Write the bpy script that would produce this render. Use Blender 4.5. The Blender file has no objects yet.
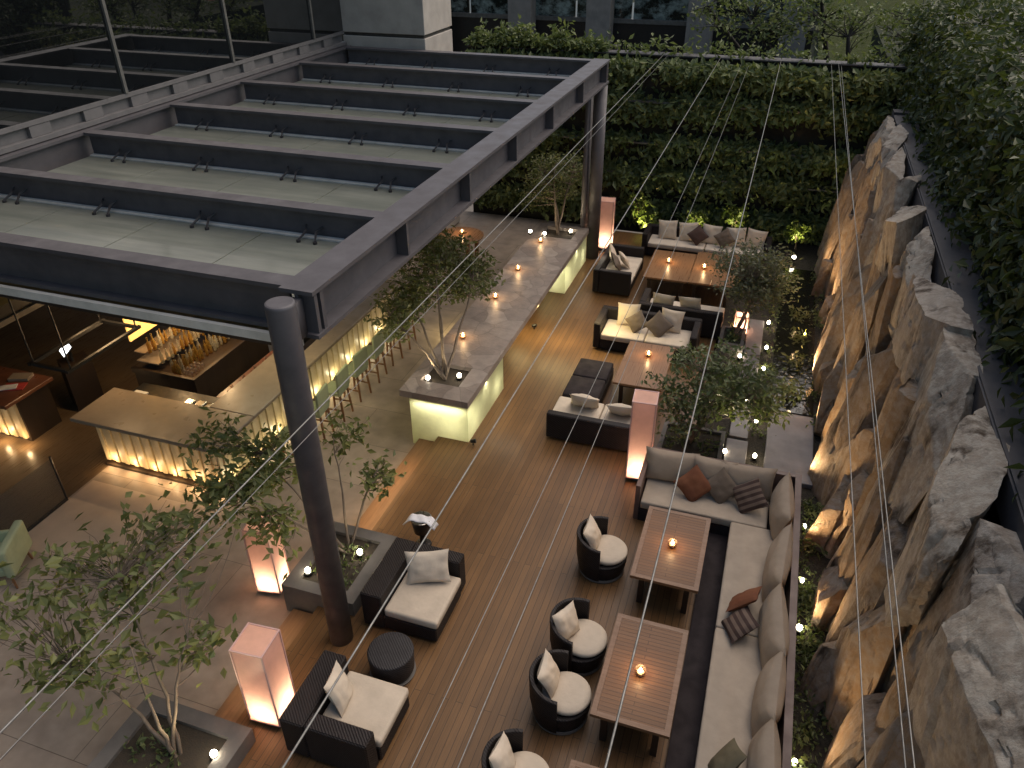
import bpy, bmesh, math, random
from mathutils import Vector, Matrix, noise
from math import sin, cos, pi, radians as R
random.seed(7)
SC = bpy.context.scene
COL = SC.collection

# ------------------------------------------------------------------ camera
FPX, PITCH, YAW, ROLL = 770.4, -.5657, -.3317, -.0070
cy, sy = cos(YAW), sin(YAW)
fw = Vector((sy*cos(PITCH), cy*cos(PITCH), sin(PITCH)))
rt = Vector((cy, -sy, 0)); up = rt.cross(fw)
r2 = rt*cos(ROLL)+up*sin(ROLL); u2 = up*cos(ROLL)-rt*sin(ROLL)
cam = bpy.data.cameras.new('camera'); co = bpy.data.objects.new('camera', cam); COL.objects.link(co)
m = Matrix((r2, u2, -fw)).transposed().to_4x4(); m.translation = Vector((0, 0, 9)); co.matrix_world = m
cam.sensor_width = 36; cam.lens = FPX*36/1024; cam.clip_start = .1; cam.clip_end = 3000
SC.camera = co

# ------------------------------------------------------------------ sky, sun, exposure
W = bpy.data.worlds.new('World'); SC.world = W; W.use_nodes = True
nt = W.node_tree; bg = nt.nodes['Background']
sk = nt.nodes.new('ShaderNodeTexSky'); sk.sky_type = 'NISHITA'; sk.sun_disc = False
SUN_EL, SUN_AZ = R(55), R(40)
sk.sun_elevation = SUN_EL; sk.sun_rotation = SUN_AZ; sk.air_density = 1.6; sk.dust_density = 1.5; sk.ozone_density = 1.2
nt.links.new(sk.outputs[0], bg.inputs[0]); bg.inputs[1].default_value = .05
sl = bpy.data.lights.new('sun', 'SUN'); sl.energy = 1.25; sl.angle = R(75); sl.color = (1, .83, .66)
so = bpy.data.objects.new('sun', sl); COL.objects.link(so)
sd = Vector((sin(SUN_AZ)*cos(SUN_EL), cos(SUN_AZ)*cos(SUN_EL), sin(SUN_EL)))
so.rotation_euler = sd.to_track_quat('Z', 'Y').to_euler()
SC.view_settings.view_transform = 'Standard'; SC.view_settings.look = 'None'
SC.view_settings.exposure = 1.25; SC.view_settings.gamma = 1
SC.cycles.use_denoising = True
SC.cycles.max_bounces = 6; SC.cycles.diffuse_bounces = 3; SC.cycles.glossy_bounces = 3; SC.cycles.transmission_bounces = 4; SC.cycles.transparent_max_bounces = 8
SC.cycles.sample_clamp_indirect = 4; SC.cycles.caustics_reflective = False; SC.cycles.caustics_refractive = False

WARM = (1, .62, .30); AMBER = (1, .64, .31); CREAM = (1, .86, .52); WHITE = (1, .84, .62); PALE = (1, .92, .68)
def lamp(kind, p, w, col=WARM, r=.04, tgt=None, ang=60, blend=.6, size=None):
    l = bpy.data.lights.new('lamp_light', kind); l.energy = w; l.color = col
    if kind == 'AREA':
        l.shape = 'RECTANGLE'; l.size, l.size_y = size
    else:
        l.shadow_soft_size = r
    if kind == 'SPOT': l.spot_size = R(ang); l.spot_blend = blend
    o = bpy.data.objects.new('lamp_light', l); COL.objects.link(o); o.location = p
    if tgt is not None: o.rotation_euler = (Vector(tgt)-Vector(p)).to_track_quat('-Z', 'Y').to_euler()
    return o

# ------------------------------------------------------------------ materials
def nodes(name):
    m = bpy.data.materials.new(name); m.use_nodes = True
    n = m.node_tree; return m, n, n.nodes['Principled BSDF'], n.nodes.new, n.links.new
def mapping(n, N, L, scale=(1, 1, 1), world=False):
    if world: tc = N('ShaderNodeNewGeometry'); out = tc.outputs['Position']
    else: tc = N('ShaderNodeTexCoord'); out = tc.outputs['Object']
    mp = N('ShaderNodeMapping'); mp.inputs['Scale'].default_value = scale; L(out, mp.inputs[0]); return mp.outputs[0]
def mix(N, L, fac, a, b, mode='MIX'):
    x = N('ShaderNodeMix'); x.data_type = 'RGBA'; x.blend_type = mode
    for i, v in ((0, fac), (6, a), (7, b)):
        if hasattr(v, 'links') or hasattr(v, 'is_output'): L(v, x.inputs[i])
        else: x.inputs[i].default_value = v if i == 0 else (*v, 1)
    return x.outputs[2]
def ramp(N, L, src, a, b):
    r = N('ShaderNodeMapRange'); r.inputs[1].default_value = a; r.inputs[2].default_value = b; L(src, r.inputs[0]); return r.outputs[0]
def noise_tex(N, L, vec, scale, detail=5, rough=.55):
    t = N('ShaderNodeTexNoise'); t.inputs['Scale'].default_value = scale; t.inputs['Detail'].default_value = detail
    t.inputs['Roughness'].default_value = rough; L(vec, t.inputs['Vector']); return t.outputs[0]
def bumpn(N, L, bs, h, strength, dist=.02):
    b = N('ShaderNodeBump'); b.inputs['Strength'].default_value = strength; b.inputs['Distance'].default_value = dist
    L(h, b.inputs['Height']); L(b.outputs[0], bs.inputs['Normal'])
def surf(name, c1, c2=None, rough=.6, scale=6, bump=.2, bscale=80, metal=0, stretch=(1, 1, 1), spec=.5, world=False, dist=.01):
    m, n, bs, N, L = nodes(name)
    c2 = c2 or tuple(v*.65 for v in c1)
    v = mapping(n, N, L, stretch, world)
    f = ramp(N, L, noise_tex(N, L, v, scale), .3, .7)
    L(mix(N, L, f, c1, c2), bs.inputs['Base Color'])
    bs.inputs['Roughness'].default_value = rough; bs.inputs['Metallic'].default_value = metal; bs.inputs['Specular IOR Level'].default_value = spec
    rr = N('ShaderNodeMapRange'); rr.inputs[3].default_value = max(0, rough-.1); rr.inputs[4].default_value = min(1, rough+.12); L(f, rr.inputs[0]); L(rr.outputs[0], bs.inputs['Roughness'])
    if bump: bumpn(N, L, bs, noise_tex(N, L, v, bscale, 3), bump, dist)
    return m
def emis(name, col, s):
    m, n, bs, N, L = nodes(name); bs.inputs['Base Color'].default_value = (*col, 1)
    bs.inputs['Emission Color'].default_value = (*col, 1); bs.inputs['Emission Strength'].default_value = s; return m
def planks(name, c1, c2, w, length, rough, axis='Y', gap=(.012, .008, .006), world=True, gapw=.006, gs=(1.2, 40, 40)):
    m, n, bs, N, L = nodes(name)
    v = mapping(n, N, L, (1, 1, 1), world)
    if axis == 'Y':
        mp = N('ShaderNodeMapping'); mp.inputs['Rotation'].default_value = (0, 0, R(90)); L(v, mp.inputs[0]); v2 = mp.outputs[0]
    else: v2 = v
    b = N('ShaderNodeTexBrick'); b.offset = .37; L(v2, b.inputs['Vector'])
    b.inputs['Scale'].default_value = 1; b.inputs['Brick Width'].default_value = length; b.inputs['Row Height'].default_value = w
    b.inputs['Mortar Size'].default_value = gapw; b.inputs['Mortar Smooth'].default_value = .3; b.inputs['Bias'].default_value = 0
    b.inputs['Color1'].default_value = (*c1, 1); b.inputs['Color2'].default_value = (*c2, 1); b.inputs['Mortar'].default_value = (*gap, 1)
    st = N('ShaderNodeMapping'); st.inputs['Scale'].default_value = gs; L(v2, st.inputs[0])
    g = ramp(N, L, noise_tex(N, L, st.outputs[0], 1.5, 6), .25, .75)
    blotch = ramp(N, L, noise_tex(N, L, v, .7, 4), .3, .75)
    c = mix(N, L, g, (.74, .72, .70), (1.12, 1.1, 1.08)); c = mix(N, L, 1.0, b.outputs[0], c, 'MULTIPLY')
    c3 = mix(N, L, blotch, (1.1, 1.08, 1.05), (.72, .72, .74)); c = mix(N, L, 1.0, c, c3, 'MULTIPLY')
    L(c, bs.inputs['Base Color'])
    rr = N('ShaderNodeMapRange'); rr.inputs[3].default_value = rough-.1; rr.inputs[4].default_value = rough+.15; L(g, rr.inputs[0]); L(rr.outputs[0], bs.inputs['Roughness'])
    inv = N('ShaderNodeMath'); inv.operation = 'SUBTRACT'; inv.inputs[0].default_value = 1; L(b.outputs['Fac'], inv.inputs[1])
    ad = N('ShaderNodeMath'); ad.operation = 'MULTIPLY_ADD'; L(g, ad.inputs[0]); ad.inputs[1].default_value = .12; L(inv.outputs[0], ad.inputs[2]); bs.inputs['Specular IOR Level'].default_value = .3
    bumpn(N, L, bs, ad.outputs[0], .35, .006)
    return m
def leafmat(name, c1, c2, trans=.35):
    m, n, bs, N, L = nodes(name)
    g = N('ShaderNodeNewGeometry')
    r = g.outputs['Random Per Island']
    c = mix(N, L, r, c1, c2)
    L(c, bs.inputs['Base Color']); bs.inputs['Roughness'].default_value = .5
    t = N('ShaderNodeBsdfTranslucent'); tc = mix(N, L, .5, c, (.16, .22, .03)); L(tc, t.inputs[0])
    x = N('ShaderNodeMixShader'); x.inputs[0].default_value = trans; L(bs.outputs[0], x.inputs[1]); L(t.outputs[0], x.inputs[2])
    L(x.outputs[0], n.nodes['Material Output'].inputs[0]); return m
def lampskin(name, col, refl=.3):
    m, n, bs, N, L = nodes(name)
    v = mapping(n, N, L, (1, 1, 1)); f = ramp(N, L, noise_tex(N, L, v, 5, 6, .7), .25, .75)
    c = mix(N, L, f, col, tuple(k*.82 for k in col))
    t = N('ShaderNodeBsdfTranslucent'); L(c, t.inputs[0]); L(c, bs.inputs['Base Color']); bs.inputs['Roughness'].default_value = .35
    x = N('ShaderNodeMixShader'); x.inputs[0].default_value = 1-refl; L(bs.outputs[0], x.inputs[1]); L(t.outputs[0], x.inputs[2])
    L(x.outputs[0], n.nodes['Material Output'].inputs[0]); return m
def glassmat(name, tint, alpha=.25, rough=.08):
    m, n, bs, N, L = nodes(name)
    t = N('ShaderNodeBsdfTransparent'); t.inputs[0].default_value = (*tint, 1)
    bs.inputs['Base Color'].default_value = (*[k*.3 for k in tint], 1); bs.inputs['Roughness'].default_value = rough
    x = N('ShaderNodeMixShader'); x.inputs[0].default_value = alpha; L(t.outputs[0], x.inputs[1]); L(bs.outputs[0], x.inputs[2])
    L(x.outputs[0], n.nodes['Material Output'].inputs[0]); return m
def wicker(name, col):
    m, n, bs, N, L = nodes(name)
    v = mapping(n, N, L)
    hs = []
    for d in ('Z', 'DIAGONAL'):
        w = N('ShaderNodeTexWave'); w.bands_direction = d; w.inputs['Scale'].default_value = 22 if d == 'Z' else 14; w.inputs['Distortion'].default_value = 1; L(v, w.inputs['Vector']); hs.append(w.outputs['Fac'])
    mm = N('ShaderNodeMath'); mm.operation = 'MULTIPLY'; L(hs[0], mm.inputs[0]); L(hs[1], mm.inputs[1])
    f = ramp(N, L, noise_tex(N, L, v, 6), .3, .7)
    a = mix(N, L, f, col, tuple(k*.6 for k in col)); L(mix(N, L, mm.outputs[0], a, tuple(k*1.25 for k in col)), bs.inputs['Base Color'])
    bs.inputs['Specular IOR Level'].default_value = .22; bs.inputs['Roughness'].default_value = .5; bumpn(N, L, bs, mm.outputs[0], .7, .008); return m
def fabric(name, c1, c2=None, stripes=None):
    m, n, bs, N, L = nodes(name)
    v = mapping(n, N, L)
    f = ramp(N, L, noise_tex(N, L, v, 4), .3, .7); c2 = c2 or tuple(k*.82 for k in c1)
    c = mix(N, L, f, c1, c2)
    if stripes:
        w = N('ShaderNodeTexWave'); w.bands_direction = 'X'; w.inputs['Scale'].default_value = 3.2; w.inputs['Distortion'].default_value = .3; L(v, w.inputs['Vector'])
        c = mix(N, L, ramp(N, L, w.outputs['Fac'], .45, .55), c, stripes)
    L(c, bs.inputs['Base Color']); bs.inputs['Roughness'].default_value = .9; bs.inputs['Specular IOR Level'].default_value = .15
    ad = N('ShaderNodeMath'); ad.operation = 'MULTIPLY_ADD'; L(noise_tex(N, L, v, 260, 2), ad.inputs[0]); ad.inputs[1].default_value = .25; L(noise_tex(N, L, v, 9, 4), ad.inputs[2])
    bumpn(N, L, bs, ad.outputs[0], .35, .02); return m
def slate(name):
    m, n, bs, N, L = nodes(name)
    v = mapping(n, N, L, (1, 1, 1), True)
    wv = N('ShaderNodeTexNoise'); wv.inputs['Scale'].default_value = 1.2; L(v, wv.inputs['Vector'])
    vm = mix(N, L, .25, v, wv.outputs[1])
    vo = N('ShaderNodeTexVoronoi'); vo.inputs['Scale'].default_value = 2.6; L(vm, vo.inputs['Vector'])
    ve = N('ShaderNodeTexVoronoi'); ve.feature = 'DISTANCE_TO_EDGE'; ve.inputs['Scale'].default_value = 2.6; L(vm, ve.inputs['Vector'])
    hs = N('ShaderNodeSeparateColor'); L(vo.outputs['Color'], hs.inputs[0])
    c = mix(N, L, hs.outputs[0], (.23, .19, .165), (.37, .32, .28))
    f = ramp(N, L, noise_tex(N, L, v, 5, 8, .65), .3, .7); c = mix(N, L, 1.0, c, mix(N, L, f, (.75, .75, .76), (1.12, 1.1, 1.08)), 'MULTIPLY')
    e = ramp(N, L, ve.outputs['Distance'], .0, .03); c = mix(N, L, e, mix(N, L, .6, (.10, .085, .075), c), c)
    L(c, bs.inputs['Base Color']); bs.inputs['Roughness'].default_value = .42
    bumpn(N, L, bs, noise_tex(N, L, v, 18, 6), .3, .02); return m
def rockmat(name, ca=(.29, .205, .13), cb=(.21, .16, .115), cc=(.31, .27, .235)):
    m, n, bs, N, L = nodes(name)
    v = mapping(n, N, L, (1, 1, 1), True); vs = mapping(n, N, L, (1, 1, .35), True)
    f = ramp(N, L, noise_tex(N, L, vs, 1.7, 8, .6), .32, .68)
    c = mix(N, L, f, ca, cb)
    f2 = ramp(N, L, noise_tex(N, L, v, 7, 8, .7), .42, .62); c = mix(N, L, f2, c, cc)
    f3 = ramp(N, L, noise_tex(N, L, vs, 3.1, 6, .6), .56, .68); c = mix(N, L, f3, c, (.075, .055, .04))
    rnd = N('ShaderNodeObjectInfo'); c = mix(N, L, 1.0, c, mix(N, L, rnd.outputs['Random'], (.78, .76, .75), (1.18, 1.14, 1.06)), 'MULTIPLY')
    L(c, bs.inputs['Base Color']); bs.inputs['Roughness'].default_value = .85; bs.inputs['Specular IOR Level'].default_value = .3
    ad = N('ShaderNodeMath'); ad.operation = 'MULTIPLY_ADD'; L(noise_tex(N, L, v, 30, 6, .7), ad.inputs[0]); ad.inputs[1].default_value = .35; L(noise_tex(N, L, vs, 5, 8, .65), ad.inputs[2])
    bumpn(N, L, bs, ad.outputs[0], .8, .055); return m
def water_mat(name):
    m, n, bs, N, L = nodes(name); bs.inputs['Base Color'].default_value = (.012, .012, .01, 1); bs.inputs['Roughness'].default_value = .06
    v = mapping(n, N, L, (1, 1, 1), True); bumpn(N, L, bs, noise_tex(N, L, v, 9, 3), .25, .03); return m

M = dict(
 steel=surf('steel', (.096, .089, .095), (.066, .061, .066), .55, 3, .08, 120),
 strip=surf('white_strip', (.78, .74, .66), (.55, .52, .46), .5, 3, .1, 40),
 steel_lt=surf('flashing', (.165, .155, .155), (.12, .115, .115), .5, 4, .1, 60),
 black=surf('black_metal', (.012, .012, .013), None, .4, 8, .05),
 deck=planks('deck_wood', (.19, .104, .044), (.145, .079, .034), .10, 4.2, .36, gapw=.004, gap=(.055, .033, .018)),
 teak=planks('teak', (.205, .105, .05), (.165, .084, .04), .06, 3, .38, axis='X', world=False, gap=(.09, .05, .03), gapw=.005),
 teakframe=surf('teak_frame', (.20, .105, .052), (.155, .08, .04), .4, 3, .15, 40, stretch=(1, 12, 1)),
 tabwood=planks('table_wood', (.27, .15, .075), (.23, .125, .06), .57, 4, .3, axis='Y', world=False, gap=(.06, .03, .015), gapw=.004),
 wicker=wicker('wicker', (.021, .0165, .016)), wicker2=wicker('pouf_weave', (.036, .033, .034)),
 cush=fabric('seat_fabric', (.58, .49, .385)), pil=fabric('pillow_white', (.66, .565, .45)), beige=fabric('back_cushion', (.39, .315, .24)),
 seatlong=fabric('bench_fabric', (.46, .38, .295)),
 rust=fabric('rust', (.20, .085, .045), (.15, .06, .035)), taupe=fabric('taupe', (.17, .135, .105)), stripe=fabric('striped', (.075, .05, .043), None, (.17, .125, .10)),
 olive=fabric('olive', (.15, .13, .085)), dkpil=fabric('dark_pillow', (.10, .065, .055)), sage=fabric('sage', (.34, .38, .24), (.28, .32, .20)),
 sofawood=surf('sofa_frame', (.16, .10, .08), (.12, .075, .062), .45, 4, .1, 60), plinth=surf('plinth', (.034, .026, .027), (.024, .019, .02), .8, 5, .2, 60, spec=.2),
 slate=slate('slate_top'), slatefr=surf('slate_edge', (.10, .085, .075), (.07, .06, .055), .6, 5, .3, 50),
 barpanel=lampskin('bar_panel', (.80, .82, .54), .25), soil=surf('soil', (.03, .024, .016), (.055, .04, .025), .95, 20, .8, 50),
 terrace=planks('terrace_stone', (.37, .31, .255), (.33, .275, .225), 1.2, 2.4, .5, axis='X', gap=(.16, .13, .105), gapw=.006, gs=(2.5, 2.5, 2.5)),
 pinkstone=surf('pale_stone', (.50, .39, .29), (.41, .32, .24), .5, 2, .1, 30, world=True),  # pale stone, its colour raised further to look lit
 infloor=planks('interior_floor', (.15, .105, .062), (.125, .085, .05), .4, 2.5, .3, axis='Y', gap=(.08, .055, .03), gapw=.003),
 planter=surf('planter_stone', (.15, .135, .12), (.11, .10, .09), .7, 3, .25, 60), planterwood=surf('tread_wood', (.24, .13, .06), (.17, .09, .042), .45, 2, .2, 40, stretch=(14, 1, 1)),
 pier=surf('pier_stone', (.46, .42, .375), (.36, .325, .29), .8, 2.5, .4, 40), pierj=surf('pier_joint', (.05, .045, .04)),
 facade=None, counter=surf('counter_stone', (.26, .205, .15), (.20, .155, .11), .35, 4, .05, 60),
 slat=surf('cream_slat', (.55, .45, .27), (.45, .36, .21), .5, 3, .1, 30), darkwood=surf('dark_wood', (.035, .022, .014), (.022, .014, .01), .4, 3, .1, 40, stretch=(1, 1, .2)),
 redwood=surf('red_wood', (.16, .06, .03), (.10, .04, .022), .35, 3, .1, 40), stoolwood=surf('stool_wood', (.22, .10, .04), (.15, .07, .03), .45, 6, .1, 40),
 clamp=surf('clamp_metal', (.035, .033, .036), None, .5, 8, .05), trim=surf('lantern_trim', (.70, .46, .42), (.6, .38, .35), .5, 5, .1, 40), lantern=lampskin('lantern_skin', (.87, .62, .55), .3), concrete=surf('concrete', (.24, .22, .20), (.18, .165, .15), .85, 3, .3, 40),
 leafT=leafmat('tree_leaf', (.09, .11, .04), (.20, .20, .085)), leafD=leafmat('dark_leaf', (.07, .10, .038), (.17, .19, .09)),
 leafG=leafmat('grey_green_leaf', (.09, .10, .055), (.17, .175, .11)), leafB=leafmat('broad_leaf', (.075, .10, .035), (.27, .28, .10), .4),
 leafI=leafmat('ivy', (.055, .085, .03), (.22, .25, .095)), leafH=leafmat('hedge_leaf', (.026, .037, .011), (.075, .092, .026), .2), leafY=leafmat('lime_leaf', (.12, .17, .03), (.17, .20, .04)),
 bark=surf('bark', (.20, .155, .115), (.13, .10, .075), .85, 12, .6, 60, stretch=(1, 1, .25)), barkd=surf('dark_bark', (.035, .03, .025), (.02, .017, .014), .9, 12, .5, 60),
 rock=rockmat('rock'), caprock=rockmat('cap_rock', (.34, .30, .255), (.24, .20, .165), (.42, .385, .34)), walk=surf('coping', (.075, .07, .075), (.055, .052, .056), .6, 2, .2, 60, world=True), wallbk=surf('garden_wall', (.03, .028, .022), (.018, .017, .014), .9, 3, .3, 40),
 ledge=surf('ledge_metal', (.14, .135, .125), (.08, .077, .07), .5, 6, .1, 60), paver=surf('paver', (.20, .185, .185), (.15, .14, .145), .5, 3, .2, 40, world=True),
 gravel=surf('gravel_bed', (.055, .045, .03), (.02, .017, .012), .9, 30, 1, 60, world=True, dist=.03), water=water_mat('water'),
 ground=surf('ground', (.055, .06, .04), (.03, .035, .025), .95, .4, .3, 10, spec=.03, world=True), lawn=surf('lawn', (.055, .065, .024), (.03, .036, .012), .95, 2.5, .8, 40, spec=.03, world=True, dist=.05),
 wire=surf('cable', (.24, .235, .22), None, .4, 20, 0, metal=.4), bulb=emis('bulb', (1, .88, .66), 14), flame=emis('flame', (1, .72, .36), 22),
 wax=surf('wax', (.6, .5, .4), None, .5), cglass=glassmat('candle_glass', (.96, .85, .75), .22), chrome=surf('steel_bright', (.5, .48, .45), None, .25, 8, .03, metal=1),
 white=surf('white_cloth', (.75, .74, .76), (.62, .61, .64), .9, 8, .3, 40), screen=emis('screen', (.95, .97, 1), 1.6), gold=emis('lit_panel', (1, .62, .18), .3),
 btl=glassmat('bottle_glass', (.7, .45, .12), .45), btl2=glassmat('clear_bottle', (.85, .8, .65), .4), red=surf('red_card', (.45, .05, .04), None, .5), card=surf('white_card', (.7, .68, .64), None, .6),
 win=None)
m_, n_, bs_, N_, L_ = nodes('curtain_glass'); bs_.inputs['Base Color'].default_value = (.006, .007, .008, 1); bs_.inputs['Roughness'].default_value = .015; bs_.inputs['IOR'].default_value = 1.9; bs_.inputs['Specular IOR Level'].default_value = .9; M['facade'] = m_
m_, n_, bs_, N_, L_ = nodes('office_glass'); v_ = mapping(n_, N_, L_, (1, 1, 1.4), True)
f_ = ramp(N_, L_, noise_tex(N_, L_, v_, 1.6, 8, .7), .45, .62); L_(mix(N_, L_, f_, (.012, .018, .016), (.26, .32, .30)), bs_.inputs['Base Color']); bs_.inputs['Roughness'].default_value = .05; bs_.inputs['IOR'].default_value = 1.8; M['win'] = m_  # pale noise patches paint reflections into the window colour
m_, n_, bs_, N_, L_ = nodes('roof_glass'); v_ = mapping(n_, N_, L_, (1, 1, 1), True)
f_ = ramp(N_, L_, noise_tex(N_, L_, v_, .8, 7, .65), .3, .7); st_ = mapping(n_, N_, L_, (.35, 3.5, 1), True); g_ = ramp(N_, L_, noise_tex(N_, L_, st_, 1.1, 7, .7), .35, .7); c_ = mix(N_, L_, f_, (.37, .385, .34), (.25, .27, .25)); c_ = mix(N_, L_, g_, c_, (.165, .185, .17)); L_(c_, bs_.inputs['Base Color'])
bs_.inputs['Roughness'].default_value = .13; bs_.inputs['IOR'].default_value = 1.7; t_ = N_('ShaderNodeBsdfTranslucent'); t_.inputs[0].default_value = (.42, .46, .36, 1); x_ = N_('ShaderNodeMixShader'); x_.inputs[0].default_value = .35
L_(bs_.outputs[0], x_.inputs[1]); L_(t_.outputs[0], x_.inputs[2]); L_(x_.outputs[0], n_.nodes['Material Output'].inputs[0]); M['roofglass'] = m_

# ------------------------------------------------------------------ mesh helpers
class MB:
    def __init__(s): s.v = []; s.f = []
    def add(s, vs, fs):
        b = len(s.v); s.v += [tuple(p) for p in vs]; s.f += [tuple(i+b for i in f) for f in fs]; return s
    def box(s, x0, y0, z0, x1, y1, z1):
        vs = [(x, y, z) for z in (z0, z1) for y in (y0, y1) for x in (x0, x1)]
        return s.add(vs, [(0, 2, 3, 1), (4, 5, 7, 6), (0, 1, 5, 4), (2, 6, 7, 3), (0, 4, 6, 2), (1, 3, 7, 5)])
    def rbox(s, x0, y0, z0, x1, y1, z1, r=.03, seg=2, crown=0, xf=None):
        bm = bmesh.new(); bmesh.ops.create_cube(bm, size=1)
        for v in bm.verts: v.co = Vector(((x0+x1)/2+v.co.x*(x1-x0), (y0+y1)/2+v.co.y*(y1-y0), (z0+z1)/2+v.co.z*(z1-z0)))
        bmesh.ops.bevel(bm, geom=bm.edges[:], offset=r, segments=seg, affect='EDGES', profile=.6)
        if xf: bmesh.ops.transform(bm, matrix=xf, verts=bm.verts[:])
        bm.verts.index_update(); s.add([v.co for v in bm.verts], [[v.index for v in f.verts] for f in bm.faces]); bm.free(); return s
    def cyl(s, p0, p1, r0, r1=None, n=16, caps=True):
        return s.tube([p0, p1], [r0, r0 if r1 is None else r1], n, caps)
    def tube(s, pts, rad, n=8, caps=True):
        pts = [Vector(p) for p in pts]; b = len(s.v); k = len(pts)
        ref = None
        for i, p in enumerate(pts):
            d = (pts[min(i+1, k-1)]-pts[max(i-1, 0)]).normalized()
            if ref is None: ref = Vector((1, 0, 0)) if abs(d.x) < .8 else Vector((0, 1, 0))
            a = (ref-d*ref.dot(d)).normalized(); ref = a; c = d.cross(a)
            for j in range(n):
                t = 2*pi*j/n; s.v.append(tuple(p+(a*cos(t)+c*sin(t))*rad[i]))
        for i in range(k-1):
            for j in range(n): s.f.append((b+i*n+j, b+i*n+(j+1) % n, b+(i+1)*n+(j+1) % n, b+(i+1)*n+j))
        if caps: s.f.append(tuple(b+j for j in range(n))[::-1]); s.f.append(tuple(b+(k-1)*n+j for j in range(n)))
        return s
    def lathe(s, prof, c=(0, 0, 0), n=24):
        b = len(s.v); k = len(prof)
        for r, z in prof:
            for j in range(n): t = 2*pi*j/n; s.v.append((c[0]+r*cos(t), c[1]+r*sin(t), c[2]+z))
        for i in range(k-1):
            for j in range(n): s.f.append((b+i*n+j, b+i*n+(j+1) % n, b+(i+1)*n+(j+1) % n, b+(i+1)*n+j))
        s.f.append(tuple(b+j for j in range(n))[::-1]); s.f.append(tuple(b+(k-1)*n+j for j in range(n))); return s
    def build(s, name, mat, parent=None, smooth=False, kind=None):
        me = bpy.data.meshes.new(name); me.from_pydata(s.v, [], s.f); me.update()
        o = bpy.data.objects.new(name, me); COL.objects.link(o); me.materials.append(mat if not isinstance(mat, str) else M[mat])
        if smooth: me.polygons.foreach_set('use_smooth', [True]*len(me.polygons))
        if parent: o.parent = parent
        if kind: o['kind'] = kind
        return o
def tag(o, label, cat, group=None, kind=None):
    o['label'] = label; o['category'] = cat
    if group: o['group'] = group
    if kind: o['kind'] = kind
    return o
def thing(name, label, cat, loc=(0, 0, 0), rz=0, group=None):
    o = bpy.data.objects.new(name, None); COL.objects.link(o); o.location = loc; o.rotation_euler = (0, 0, rz); o.empty_display_size = .2
    return tag(o, label, cat, group)
def dup(root, loc, rz=0, label=None, group=None, sc=None):
    def cp(o, p):
        c = o.copy(); COL.objects.link(c)
        if p: c.parent = p
        for ch in o.children: cp(ch, c)
        return c
    r = cp(root, None); r.location = loc; r.rotation_euler = (0, 0, rz)
    if sc: r.scale = sc
    if label: r['label'] = label
    if group: r['group'] = group
    return r
def pillow(w, h, t, mat, name, parent=None, seed=0, n=14, wr=1):
    rnd = random.Random(seed); off = Vector((rnd.random()*50, rnd.random()*50, 0)); vs = []; fs = []
    for sgn in (1, -1):
        b = len(vs)
        for i in range(n+1):
            for j in range(n+1):
                u, v = -1+2*i/n, -1+2*j/n
                k = max(0, (1-u**2)*(1-v**2))
                x = w/2*u*(1-.09*(1-v*v)*abs(u)); y = h/2*v*(1-.09*(1-u*u)*abs(v))
                z = sgn*(t/2*k**.42) + wr*.05*t*noise.noise(Vector((u*2.4, v*2.4, sgn*3))+off)*k**.3*3
                vs.append((x, y, z))
        for i in range(n):
            for j in range(n):
                q = (b+i*(n+1)+j, b+(i+1)*(n+1)+j, b+(i+1)*(n+1)+j+1, b+i*(n+1)+j+1); fs.append(q if sgn > 0 else q[::-1])
    o = MB().add(vs, fs).build(name, mat, parent, True)
    return o
def put(o, loc, rx, ry, rz):
    o.location = loc; o.rotation_euler = (R(rx), R(ry), R(rz)); return o
def lean(o, loc, facing, tilt=20, spin=0):
    """stand a pillow up: its face looks along the compass angle `facing` (deg from +X), leaning back by tilt"""
    q = Matrix.Rotation(R(facing), 3, 'Z') @ Matrix.Rotation(R(90-tilt), 3, 'Y') @ Matrix.Rotation(R(spin), 3, 'Z')
    o.rotation_euler = q.to_euler(); o.location = loc; return o

# ================================================================== SETTING
def sheet(name, x0, y0, x1, y1, z, mat, depth=0):
    b = MB()
    if depth: b.box(x0, y0, z-depth, x1, y1, z)
    else: b.add([(x0, y0, z), (x1, y0, z), (x1, y1, z), (x0, y1, z)], [(0, 1, 2, 3)])
    o = b.build(name, mat); o['kind'] = 'structure'; return o
sheet('ground', -600, -300, 600, 900, -1.2, 'ground')
sheet('terrace_floor', -11.25, -3, -5.8, 24, -.3, 'terrace', .6)
sheet('interior_floor', -22, -3, -11.25, 24, -.3, 'infloor', .6)
sheet('pale_paving', -11.2, 6.35, -9.1, 8.15, -.296, 'pinkstone')  # beige stone with the light falling on it put into its colour
d = MB(); d.box(-5.38, -3, -.5, 1.32, 11.25, 0); d.box(-5.38, 11.25, -.5, -.62, 23.0, 0); d.build('deck', 'deck', kind='structure')
st = MB().box(-5.8, 4.5, -.5, -5.383, 6.55, -.15).box(-5.8, 8.1, -.5, -5.383, 23, -.15).build('deck_step', 'planterwood', kind='structure')
sheet('planting_bed', -.62, 11.25, 2.4, 24, -.12, 'gravel', .3)
sheet('planting_bed', 1.32, -3, 2.4, 11.25, -.12, 'gravel', .3)
sheet('water_channel', .72, 14.3, 1.62, 21.9, -.085, 'water')
p = MB(); y = 11.4
random.seed(3)
for (x0, y0, x1, y1) in ((.02, 11.35, .42, 12.9), (.04, 13.0, .40, 14.9), (.05, 15.0, .42, 16.3), (.05, 16.4, .42, 18.2), (.75, 11.9, 1.62, 14.15)):
    p.rbox(x0, y0, -.118, x1, y1, -.02, .015)
p.build('stone_path', 'paver', kind='structure')
sheet('lawn', 1.5, 30, 60, 120, -.1, 'lawn')
sheet('road', -60, 24.6, 30, 29.9, -.9, 'concrete')
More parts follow.
